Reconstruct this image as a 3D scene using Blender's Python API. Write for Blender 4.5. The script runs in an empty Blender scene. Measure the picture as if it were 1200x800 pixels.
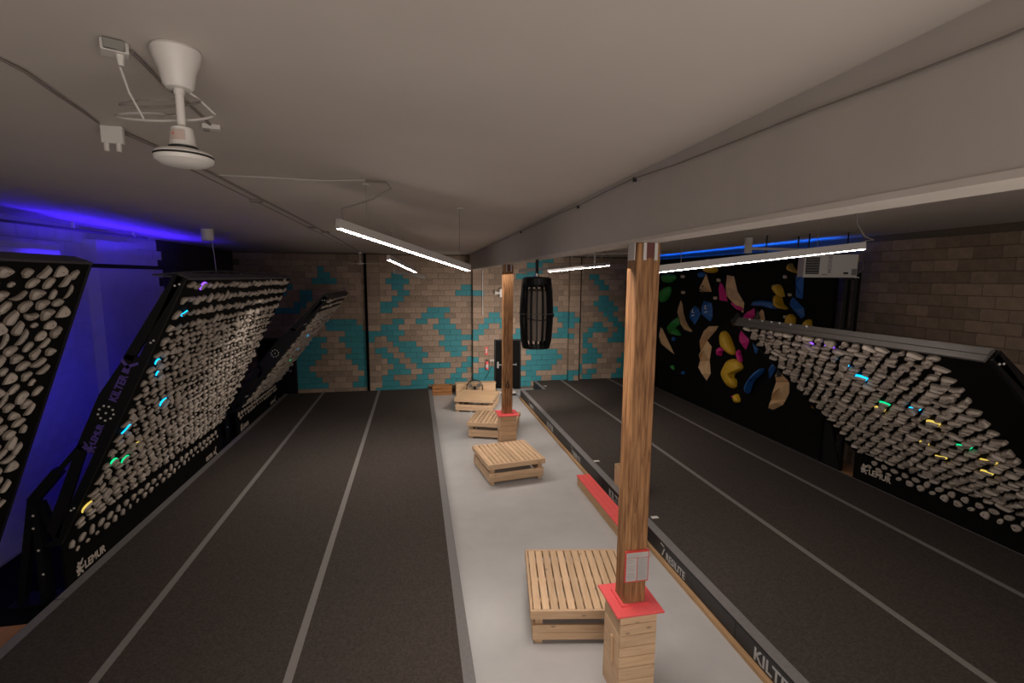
import bpy, bmesh, math, random
from mathutils import Vector, Matrix

random.seed(11)
scene = bpy.context.scene
COL = scene.collection

# ------------------------------------------------------------------ camera
def make_camera():
    pitch, yaw, roll = math.radians(7.47), math.radians(11.30), math.radians(0.365)
    f = Vector((math.sin(yaw)*math.cos(pitch), math.cos(yaw)*math.cos(pitch), -math.sin(pitch)))
    r = Vector((math.cos(yaw), -math.sin(yaw), 0.0))
    u = r.cross(f)
    r2 = r*math.cos(roll) + u*math.sin(roll)
    u2 = -r*math.sin(roll) + u*math.cos(roll)
    cd = bpy.data.cameras.new('camera'); cam = bpy.data.objects.new('camera', cd)
    cd.sensor_width = 36.0; cd.lens = 567.0*36.0/1200.0; cd.clip_start = 0.05; cd.clip_end = 100
    m = Matrix((( r2.x, u2.x, -f.x, 0.0), (r2.y, u2.y, -f.y, 0.0), (r2.z, u2.z, -f.z, 4.27), (0, 0, 0, 1)))
    cam.matrix_world = m
    COL.objects.link(cam); scene.camera = cam
make_camera()

# ------------------------------------------------------------------ world, exposure, added fill lights
w = bpy.data.worlds.new('world'); scene.world = w; w.use_nodes = True
w.node_tree.nodes['Background'].inputs[0].default_value = (0.02, 0.02, 0.025, 1)
w.node_tree.nodes['Background'].inputs[1].default_value = 0.3
scene.view_settings.view_transform = 'Standard'
scene.view_settings.look = 'None'
scene.view_settings.gamma = 1.0
scene.view_settings.use_curve_mapping = False
scene.view_settings.exposure = 0.15

def area(name, loc, aim, sx, sy, power, color):
    ld = bpy.data.lights.new(name, 'AREA'); ld.shape = 'RECTANGLE'; ld.size = sx; ld.size_y = sy
    ld.energy = power; ld.color = color
    o = bpy.data.objects.new(name, ld); COL.objects.link(o); o.location = loc
    d = Vector(aim) - Vector(loc); o.rotation_euler = d.to_track_quat('-Z', 'Y').to_euler()
    return o
WARM = (1.0, 0.895, 0.80)
area('room_light_behind', (1.2, -3.5, 3.6), (1.6, 9.0, 1.2), 6.0, 1.6, 90, WARM)  # soft fill added behind the camera, not a fixture
area('room_light_low', (1.5, -1.5, 2.2), (1.2, 3.5, 5.2), 5.0, 2.0, 90, WARM)  # added upward fill that brightens the ceiling, no lamp there
a = area('room_light_aisle', (1.0, 4.4, 4.25), (1.5, 4.6, 0.0), 0.9, 2.6, 52, WARM); a.data.spread = math.radians(140)  # floating fill added over the near aisle floor
a = area('room_light_aisle', (1.0, 11.0, 4.25), (1.4, 11.1, 0.0), 0.9, 8.0, 120, WARM); a.data.spread = math.radians(140)  # second added fill, floating over the far aisle
a = area('room_light_back', (3.6, 12.6, 3.0), (2.9, 18.0, 1.2), 2.4, 0.6, 90, WARM); a.data.spread = math.radians(105)  # fill added to brighten the back wall

# ------------------------------------------------------------------ helpers
def tag(o, label=None, cat=None, group=None, kind=None):
    if label: o['label'] = label
    if cat: o['category'] = cat
    if group: o['group'] = group
    if kind: o['kind'] = kind
    return o

def empty(name, loc=(0, 0, 0), rz=0.0, label=None, cat=None, group=None):
    o = bpy.data.objects.new(name, None); COL.objects.link(o)
    o.location = loc; o.rotation_euler = (0, 0, rz); o.empty_display_size = 0.1
    return tag(o, label, cat, group)

class MB:
    """collects simple solids, then links them as one mesh object"""
    def __init__(s): s.v = []; s.f = []; s.m = []; s.cur = 0
    def add(s, vs, fs):
        b = len(s.v); s.v += [tuple(x) for x in vs]
        for f in fs: s.f.append(tuple(b+i for i in f)); s.m.append(s.cur)
        return s
    def box(s, x0, x1, y0, y1, z0, z1):
        return s.add([(x0,y0,z0),(x1,y0,z0),(x1,y1,z0),(x0,y1,z0),(x0,y0,z1),(x1,y0,z1),(x1,y1,z1),(x0,y1,z1)],
                     [(0,3,2,1),(4,5,6,7),(0,1,5,4),(1,2,6,5),(2,3,7,6),(3,0,4,7)])
    def bbox(s, x0, x1, y0, y1, z0, z1, c=0.006):
        """box with chamfered vertical and top edges"""
        r = lambda z, i: [(x0+i,y0+c,z),(x0+c,y0+i,z),(x1-c,y0+i,z),(x1-i,y0+c,z),(x1-i,y1-c,z),(x1-c,y1-i,z),(x0+c,y1-i,z),(x0+i,y1-c,z)]
        return s.loft([r(z0, c*.5), r(z0+c*.5, 0), r(z1-c, 0), r(z1, c)])
    def loft(s, rings, cap0=True, cap1=True):
        n = len(rings[0]); vs = [p for r in rings for p in r]; fs = []
        for k in range(len(rings)-1):
            for i in range(n):
                j = (i+1) % n; fs.append((k*n+i, k*n+j, (k+1)*n+j, (k+1)*n+i))
        if cap0: fs.append(tuple(reversed(range(n))))
        if cap1: fs.append(tuple((len(rings)-1)*n+i for i in range(n)))
        return s.add(vs, fs)
    def bar(s, a, b, w, h, up=(0, 0, 1)):
        a = Vector(a); b = Vector(b); d = (b-a).normalized(); up = Vector(up)
        x = d.cross(up)
        if x.length < 1e-4: x = d.cross(Vector((1, 0, 0)))
        x.normalize(); y = x.cross(d)
        c = lambda p: [p-x*w/2-y*h/2, p+x*w/2-y*h/2, p+x*w/2+y*h/2, p-x*w/2+y*h/2]
        return s.loft([c(a), c(b)])
    def tube(s, pts, r, n=8):
        pts = [Vector(p) for p in pts]; rings = []; px = None
        for i, p in enumerate(pts):
            d = (pts[min(i+1, len(pts)-1)] - pts[max(i-1, 0)]).normalized()
            x = d.cross(Vector((0, 0, 1))) if px is None else px - d*px.dot(d)
            if x.length < 1e-3: x = d.cross(Vector((1, 0, 0)))
            x.normalize(); px = x; y = d.cross(x)
            rr = r[i] if isinstance(r, (list, tuple)) else r
            rings.append([p + x*rr*math.cos(a) + y*rr*math.sin(a) for a in [2*math.pi*k/n for k in range(n)]])
        return s.loft(rings)
    def lathe(s, prof, n=28, c=(0, 0, 0)):
        rings = [[(c[0]+r*math.cos(2*math.pi*k/n), c[1]+r*math.sin(2*math.pi*k/n), c[2]+z) for k in range(n)] for r, z in prof]
        return s.loft(rings)
    def prism(s, poly, t, frame):
        """poly in 2D, thickness t along frame third axis; frame=(o,ex,ey,ez)"""
        o, ex, ey, ez = [Vector(q) for q in frame]
        a = sum(poly[i][0]*poly[(i+1) % len(poly)][1]-poly[(i+1) % len(poly)][0]*poly[i][1] for i in range(len(poly)))
        if (a < 0) != (ex.cross(ey).dot(ez)*t < 0): poly = list(reversed(poly))
        P = lambda z: [o+ex*p[0]+ey*p[1]+ez*z for p in poly]
        return s.loft([P(0), P(t)])
    def build(s, name, mats, parent=None, smooth=False, loc=None, rot=None):
        me = bpy.data.meshes.new(name); me.from_pydata(s.v, [], s.f)
        mats = mats if isinstance(mats, (list, tuple)) else [mats]
        for m in mats: me.materials.append(m)
        for p, mi in zip(me.polygons, s.m):
            p.material_index = min(mi, len(mats)-1)
            if smooth: p.use_smooth = True
        me.update()
        if smooth:
            try: me.set_sharp_from_angle(angle=math.radians(38))
            except Exception: pass
        o = bpy.data.objects.new(name, me); COL.objects.link(o)
        if parent: o.parent = parent
        if loc: o.location = loc
        if rot: o.rotation_euler = rot
        return o

def inst(name, mesh, parent, loc=(0, 0, 0), mat4=None):
    o = bpy.data.objects.new(name, mesh); COL.objects.link(o); o.parent = parent
    if mat4 is not None: o.matrix_basis = mat4
    else: o.location = loc
    return o

def frame_matrix(o, x, y, z):
    return Matrix(((x[0], y[0], z[0], o[0]), (x[1], y[1], z[1], o[1]), (x[2], y[2], z[2], o[2]), (0, 0, 0, 1)))

def lettering(txt, size, mat, parent, origin, xdir, ydir, name='lettering', bold=0.0, extr=0.002, squash=1.0, align='LEFT', shear=0.0):
    cu = bpy.data.curves.new(name, 'FONT'); cu.body = txt; cu.size = size; cu.extrude = extr; cu.offset = bold
    cu.align_x = align; cu.shear = shear; cu.resolution_u = 3
    t = bpy.data.objects.new(name, cu); COL.objects.link(t)
    dg = bpy.context.evaluated_depsgraph_get(); dg.update()
    me = bpy.data.meshes.new_from_object(t.evaluated_get(dg)); bpy.data.objects.remove(t)
    me.materials.clear(); me.materials.append(mat)
    o = bpy.data.objects.new(name, me); COL.objects.link(o)
    if parent: o.parent = parent
    x = Vector(xdir).normalized(); y = Vector(ydir).normalized(); z = x.cross(y)
    o.matrix_basis = frame_matrix(origin, x*squash, y, z)
    return o

# ------------------------------------------------------------------ materials
def mat(name, col, rough=0.6, metal=0.0, noise=0.0, nscale=8.0, bump=0.0, bscale=60.0, spec=0.5,
        emis=None, estr=0.0, stretch=(1, 1, 1), isl=0.0, coord='Object', col2=None, coat=0.0):
    m = bpy.data.materials.new(name); m.use_nodes = True; nt = m.node_tree; N = nt.nodes; L = nt.links
    b = N['Principled BSDF']
    b.inputs['Base Color'].default_value = (*col, 1); b.inputs['Roughness'].default_value = rough
    b.inputs['Metallic'].default_value = metal; b.inputs['Specular IOR Level'].default_value = spec
    b.inputs['Coat Weight'].default_value = coat
    if emis: b.inputs['Emission Color'].default_value = (*emis, 1); b.inputs['Emission Strength'].default_value = estr
    tc = N.new('ShaderNodeTexCoord'); mp = N.new('ShaderNodeMapping'); mp.inputs['Scale'].default_value = stretch
    L.new(tc.outputs[coord], mp.inputs['Vector'])
    out = None
    if noise > 0 or col2:
        nz = N.new('ShaderNodeTexNoise'); nz.inputs['Scale'].default_value = nscale; nz.inputs['Detail'].default_value = 6
        nz.inputs['Roughness'].default_value = 0.65
        L.new(mp.outputs[0], nz.inputs['Vector'])
        mx = N.new('ShaderNodeMix'); mx.data_type = 'RGBA'
        c2 = col2 if col2 else tuple(min(1, c*(1+noise)) for c in col)
        c1 = col if col2 else tuple(c*(1-noise) for c in col)
        rp = N.new('ShaderNodeMapRange'); rp.inputs[1].default_value = 0.3; rp.inputs[2].default_value = 0.7
        L.new(nz.outputs['Fac'], rp.inputs[0]); L.new(rp.outputs[0], mx.inputs[0])
        mx.inputs[6].default_value = (*c1, 1); mx.inputs[7].default_value = (*c2, 1); out = mx.outputs[2]
    if isl > 0:
        g = N.new('ShaderNodeNewGeometry'); oi = N.new('ShaderNodeObjectInfo')
        ad = N.new('ShaderNodeMath'); ad.operation = 'ADD'; fr = N.new('ShaderNodeMath'); fr.operation = 'FRACT'
        L.new(g.outputs['Random Per Island'], ad.inputs[0]); L.new(oi.outputs['Random'], ad.inputs[1]); L.new(ad.outputs[0], fr.inputs[0])
        mr = N.new('ShaderNodeMapRange'); mr.inputs[3].default_value = 1-isl; mr.inputs[4].default_value = 1+isl*.8
        L.new(fr.outputs[0], mr.inputs[0])
        hs = N.new('ShaderNodeMix'); hs.data_type = 'RGBA'; hs.blend_type = 'MULTIPLY'; hs.inputs[0].default_value = 1
        if out: L.new(out, hs.inputs[6])
        else: hs.inputs[6].default_value = (*col, 1)
        cr = N.new('ShaderNodeCombineColor')
        for i in range(3): L.new(mr.outputs[0], cr.inputs[i])
        L.new(cr.outputs[0], hs.inputs[7]); out = hs.outputs[2]
    if out: L.new(out, b.inputs['Base Color'])
    if bump > 0:
        n2 = N.new('ShaderNodeTexNoise'); n2.inputs['Scale'].default_value = bscale; n2.inputs['Detail'].default_value = 4
        L.new(mp.outputs[0], n2.inputs['Vector'])
        bp = N.new('ShaderNodeBump'); bp.inputs['Strength'].default_value = bump; bp.inputs['Distance'].default_value = 0.01
        L.new(n2.outputs['Fac'], bp.inputs['Height']); L.new(bp.outputs[0], b.inputs['Normal'])
    return m

def wood(name, c1, c2, axis, rough=0.55, isl=0.12, gscale=7.0, knots=0.5, knotcol=None):
    """grain along one object axis, with small dark knots"""
    m = bpy.data.materials.new(name); m.use_nodes = True; nt = m.node_tree; N = nt.nodes; L = nt.links
    b = N['Principled BSDF']; b.inputs['Roughness'].default_value = rough; b.inputs['Specular IOR Level'].default_value = 0.3
    tc = N.new('ShaderNodeTexCoord'); mp = N.new('ShaderNodeMapping')
    sc = [6.0, 6.0, 6.0]; sc[axis] = 0.45; mp.inputs['Scale'].default_value = sc
    L.new(tc.outputs['Object'], mp.inputs['Vector'])
    g = N.new('ShaderNodeNewGeometry'); oi = N.new('ShaderNodeObjectInfo')
    ad = N.new('ShaderNodeMath'); ad.operation = 'ADD'; L.new(g.outputs['Random Per Island'], ad.inputs[0]); L.new(oi.outputs['Random'], ad.inputs[1])
    mu = N.new('ShaderNodeMath'); mu.operation = 'MULTIPLY'; mu.inputs[1].default_value = 37.0; L.new(ad.outputs[0], mu.inputs[0])
    va = N.new('ShaderNodeVectorMath'); va.operation = 'ADD'; L.new(mp.outputs[0], va.inputs[0]); L.new(mu.outputs[0], va.inputs[1])
    nz = N.new('ShaderNodeTexNoise'); nz.inputs['Scale'].default_value = gscale; nz.inputs['Detail'].default_value = 5; nz.inputs['Distortion'].default_value = 0.6
    L.new(va.outputs[0], nz.inputs['Vector'])
    rp = N.new('ShaderNodeMapRange'); rp.inputs[1].default_value = 0.32; rp.inputs[2].default_value = 0.68; L.new(nz.outputs['Fac'], rp.inputs[0])
    mx = N.new('ShaderNodeMix'); mx.data_type = 'RGBA'; L.new(rp.outputs[0], mx.inputs[0])
    mx.inputs[6].default_value = (*c1, 1); mx.inputs[7].default_value = (*c2, 1)
    # knots
    mp2 = N.new('ShaderNodeMapping'); s2 = [8.0]*3; s2[axis] = 3.4; mp2.inputs['Scale'].default_value = s2
    L.new(tc.outputs['Object'], mp2.inputs['Vector'])
    va2 = N.new('ShaderNodeVectorMath'); va2.operation = 'ADD'; L.new(mp2.outputs[0], va2.inputs[0]); L.new(mu.outputs[0], va2.inputs[1])
    vo = N.new('ShaderNodeTexVoronoi'); vo.inputs['Scale'].default_value = 1.0; L.new(va2.outputs[0], vo.inputs['Vector'])
    kr = N.new('ShaderNodeMapRange'); kr.inputs[1].default_value = 0.06; kr.inputs[2].default_value = 0.13; kr.inputs[3].default_value = knots; kr.inputs[4].default_value = 0.0
    L.new(vo.outputs['Distance'], kr.inputs[0])
    m2 = N.new('ShaderNodeMix'); m2.data_type = 'RGBA'; L.new(kr.outputs[0], m2.inputs[0]); L.new(mx.outputs[2], m2.inputs[6])
    kc = knotcol or tuple(c*0.35 for c in c1); m2.inputs[7].default_value = (*kc, 1)
    fr = N.new('ShaderNodeMath'); fr.operation = 'FRACT'; L.new(ad.outputs[0], fr.inputs[0])
    mr = N.new('ShaderNodeMapRange'); mr.inputs[3].default_value = 1-isl; mr.inputs[4].default_value = 1+isl*.6; L.new(fr.outputs[0], mr.inputs[0])
    m3 = N.new('ShaderNodeMix'); m3.data_type = 'RGBA'; m3.blend_type = 'MULTIPLY'; m3.inputs[0].default_value = 1
    cr = N.new('ShaderNodeCombineColor')
    for i in range(3): L.new(mr.outputs[0], cr.inputs[i])
    L.new(m2.outputs[2], m3.inputs[6]); L.new(cr.outputs[0], m3.inputs[7]); L.new(m3.outputs[2], b.inputs['Base Color'])
    bp = N.new('ShaderNodeBump'); bp.inputs['Strength'].default_value = 0.25; bp.inputs['Distance'].default_value = 0.004
    L.new(nz.outputs['Fac'], bp.inputs['Height']); L.new(bp.outputs[0], b.inputs['Normal'])
    return m

M = {}
M['concrete'] = mat('painted_concrete', (0.44, 0.43, 0.43), 0.24, noise=0.06, nscale=1.3, bump=0.06, bscale=4)
M['slab'] = mat('bare_slab', (0.12, 0.10, 0.09), 0.7, noise=0.1, nscale=3)
M['ceiling'] = mat('ceiling_paint', (0.52, 0.47, 0.43), 0.8, noise=0.05, nscale=0.8, bump=0.12, bscale=7)
M['beam'] = mat('beam_paint', (0.50, 0.455, 0.42), 0.65, noise=0.04, nscale=2, bump=0.15, bscale=5)
M['beam_edge'] = mat('beam_edge_paint', (0.62, 0.56, 0.51), 0.6, noise=0.05, nscale=3, bump=0.2, bscale=12)
M['brown'] = mat('raw_concrete_block', (0.25, 0.182, 0.134), 0.85, noise=0.15, nscale=9, bump=0.3, bscale=70, isl=0.24, coord='Object')
M['teal'] = mat('teal_painted_block', (0.020, 0.175, 0.205), 0.7, noise=0.10, nscale=9, bump=0.2, bscale=70, isl=0.08)
M['mortar'] = mat('mortar', (0.11, 0.085, 0.065), 0.9, noise=0.1, nscale=20)
M['mortar_teal'] = mat('teal_mortar', (0.015, 0.11, 0.12), 0.9, noise=0.1, nscale=20)
M['whiteblock'] = mat('white_painted_block', (0.50, 0.48, 0.50), 0.6, noise=0.08, nscale=3, bump=0.15, bscale=30, isl=0.02)
M['whitemortar'] = mat('white_painted_joint', (0.40, 0.38, 0.40), 0.7)
M['darkblock'] = mat('dark_painted_block', (0.03, 0.024, 0.024), 0.8, noise=0.2, nscale=5, isl=0.1)
M['carpet'] = mat('mat_carpet', (0.060, 0.049, 0.043), 0.95, noise=0.35, nscale=38, bump=0.5, bscale=220, spec=0.15)
M['tape'] = mat('grey_tape', (0.19, 0.175, 0.165), 0.8, noise=0.1, nscale=30)
M['edgeband'] = mat('grey_edge_band', (0.165, 0.155, 0.155), 0.75, noise=0.12, nscale=25)
M['vinyl'] = mat('black_vinyl', (0.022, 0.022, 0.025), 0.5, noise=0.12, nscale=8, bump=0.1, bscale=10)
M['seam'] = mat('dark_seam', (0.012, 0.012, 0.013), 0.6)
M['print'] = mat('grey_print', (0.42, 0.42, 0.42), 0.6)
M['printcream'] = mat('cream_print', (0.55, 0.48, 0.42), 0.6)
M['black'] = mat('black_panel', (0.003, 0.0027, 0.0027), 0.75, spec=0.12, noise=0.2, nscale=4)
M['blacksteel'] = mat('black_steel', (0.005, 0.005, 0.006), 0.5, spec=0.3, metal=0.0)
M['railgrey'] = mat('grey_rail', (0.13, 0.12, 0.115), 0.5, metal=0.3)
M['purplegrey'] = mat('dark_truss', (0.05, 0.045, 0.055), 0.5, metal=0.2)
M['steel'] = mat('steel', (0.55, 0.55, 0.55), 0.3, metal=1.0)
M['boltw'] = mat('zinc_bolt', (0.75, 0.73, 0.70), 0.35, metal=0.2)
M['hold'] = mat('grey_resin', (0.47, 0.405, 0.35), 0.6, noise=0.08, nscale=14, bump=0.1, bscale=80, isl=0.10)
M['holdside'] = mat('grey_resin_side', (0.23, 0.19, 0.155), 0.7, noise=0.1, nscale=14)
M['bolthole'] = mat('bolt_hole', (0.01, 0.01, 0.01), 0.5)
M['pine_x'] = wood('pine_x', (0.66, 0.46, 0.295), (0.54, 0.355, 0.215), 0, knots=0.75)
M['pine_y'] = wood('pine_y', (0.68, 0.475, 0.305), (0.57, 0.375, 0.225), 1, knots=0.75, isl=.16)
M['pine_z'] = wood('pine_z', (0.64, 0.44, 0.28), (0.52, 0.34, 0.20), 2)
M['ply'] = wood('plywood', (0.62, 0.42, 0.25), (0.52, 0.335, 0.19), 0, knots=0.15, gscale=3)
M['post'] = wood('fir_post', (0.40, 0.205, 0.09), (0.14, 0.060, 0.024), 2, knots=0.5, gscale=6, rough=0.65)
M['curb'] = wood('curb_pine', (0.50, 0.32, 0.17), (0.40, 0.24, 0.12), 1)
M['chip'] = wood('orange_subfloor', (0.50, 0.26, 0.11), (0.40, 0.19, 0.08), 1, knots=0.0)
M['crate_dark'] = wood('stained_board', (0.36, 0.16, 0.055), (0.22, 0.09, 0.03), 0, knots=0.3)
M['red'] = mat('red_paint', (0.72, 0.095, 0.10), 0.38, noise=0.04, nscale=6)
M['redslat'] = mat('coral_red_paint', (0.80, 0.085, 0.08), 0.45, noise=0.06, nscale=12)
M['white'] = mat('white_plastic', (0.62, 0.59, 0.56), 0.4)
M['whitedim'] = mat('painted_white_metal', (0.50, 0.47, 0.45), 0.5)
M['clear'] = mat('clouded_plastic', (0.30, 0.30, 0.28), 0.2, metal=0.4)
M['cable'] = mat('grey_cable', (0.20, 0.175, 0.16), 0.6)
M['cablew'] = mat('white_cable', (0.45, 0.42, 0.40), 0.5)
M['lampbody'] = mat('lamp_body', (0.42, 0.40, 0.39), 0.45)
M['lampon'] = mat('lamp_diffuser_lit', (1, 1, 1), 0.4, emis=(1.0, 0.885, 0.79), estr=54.0)
M['lampoff'] = mat('lamp_diffuser_unlit', (0.45, 0.43, 0.42), 0.4)
M['bluestrip'] = mat('blue_led', (0.1, 0.1, 0.8), 0.4, emis=(0.045, 0.012, 1.0), estr=75.0)
M['bluestrip3'] = mat('deep_blue_led', (0.1, 0.1, 0.8), 0.4, emis=(0.02, 0.008, 1.0), estr=26.0)
M['bluestrip2'] = mat('azure_led', (0.1, 0.3, 0.9), 0.4, emis=(0.0, 0.13, 1.0), estr=20.0)
for k, c, s in (('cyan', (0.0, 0.45, 1.0), 2.6), ('green', (0.0, 0.75, 0.28), 1.0), ('yellowled', (0.75, 0.55, 0.1), 0.9), ('purple', (0.28, 0.08, 1.0), 1.6)):
    M[k+'_lit'] = mat(k+'_lit', c, 0.5, emis=c, estr=s)
M['h_blue'] = mat('blue_resin', (0.012, 0.10, 0.36), 0.55, noise=0.12, nscale=8)
M['h_yellow'] = mat('yellow_resin', (0.60, 0.36, 0.02), 0.5, noise=0.08, nscale=8)
M['h_pink'] = mat('pink_resin', (0.62, 0.015, 0.22), 0.5, noise=0.1, nscale=8)
M['h_green'] = mat('green_resin', (0.02, 0.21, 0.035), 0.55, noise=0.1, nscale=8)
M['h_black'] = mat('black_resin', (0.022, 0.022, 0.022), 0.35)
M['h_cream'] = mat('cream_resin', (0.50, 0.42, 0.33), 0.6)
M['h_wood'] = wood('volume_ply', (0.72, 0.48, 0.27), (0.60, 0.385, 0.20), 2, knots=0.1, gscale=3)
M['chalk'] = mat('white_marking', (0.75, 0.75, 0.75), 0.7)
M['redsign'] = mat('red_sign', (0.55, 0.05, 0.04), 0.5)
M['paper'] = mat('paper', (0.47, 0.44, 0.43), 0.7)
M['paperink'] = mat('printed_lines', (0.26, 0.25, 0.26), 0.7)
M['bagskin'] = mat('taupe_core', (0.22, 0.18, 0.155), 0.75, noise=0.06, nscale=6)
M['bracket'] = mat('oxide_bracket', (0.10, 0.022, 0.014), 0.5)

# ------------------------------------------------------------------ tables measured on the walls
# teal blocks of the back wall: course -> runs of half blocks (0.2075 m each, counted from X = 0)
TEAL = {
    0: [(-7, 2), (7, 14), (19, 21)],
    1: [(-20, -15), (-11, -8), (-6, -3), (-1, 3), (5, 9), (10, 14), (19, 23), (25, 29), (31, 33), (37, 40)],
    2: [(-20, -16), (-10, -8), (-6, -4), (0, 2), (6, 8), (10, 14), (20, 22), (28, 31), (32, 34), (38, 41)],
    3: [(-20, -17), (-9, -8), (-5, -1), (1, 3), (7, 9), (11, 14), (19, 25), (30, 31), (39, 41)],
    4: [(-20, -18), (-10, -8), (-4, -2), (0, 6), (8, 10), (20, 26), (31, 34), (38, 41)],
    5: [(-20, -17), (-11, -8), (-5, -3), (-1, 1), (9, 11), (21, 27), (31, 35), (39, 40)],
    6: [(-20, -16), (-12, -8), (-6, -4), (-2, 2), (6, 8), (20, 26), (32, 34)],
    7: [(-20, -15), (-11, -8), (-7, -5), (-3, 1), (5, 9), (31, 33)],
    8: [(-19, -16), (-12, -8), (-4, 0), (4, 8), (31, 32), (36, 40)],
    9: [(-18, -15), (-13, -7), (-5, -3), (5, 11), (17, 19), (25, 29), (31, 33), (37, 40)],
    10: [(-12, -2), (4, 8), (10, 12), (18, 19), (26, 28), (32, 36), (38, 40)],
    11: [(-17, -16), (-15, -9), (-6, -3), (3, 7), (11, 13), (15, 16), (27, 29), (33, 35), (37, 39)],
    12: [(-17, -10), (-4, -2), (0, 2), (4, 6), (12, 16), (26, 30), (36, 38)],
    13: [(1, 5), (13, 15), (25, 29), (35, 37)],
    14: [(-23, -19), (-6, -4), (2, 6), (25, 26), (34, 38)],
    15: [(-20, -18), (-6, -3), (33, 37)],
    16: [(-19, -17), (-4, -2), (34, 36)],
    17: [(-23, -21), (-19, -17), (-3, -1), (7, 12)],
    18: [(-22, -20), (-4, -2), (8, 10), (34, 36)],
    19: [(-17, -13), (-5, -1), (33, 35)],
    20: [(-16, -14), (-4, -2), (18, 22), (32, 34)],
    21: [(-16, -15), (20, 23)],
    22: [(20, 23)],
    23: [(22, 25)],
}
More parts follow.
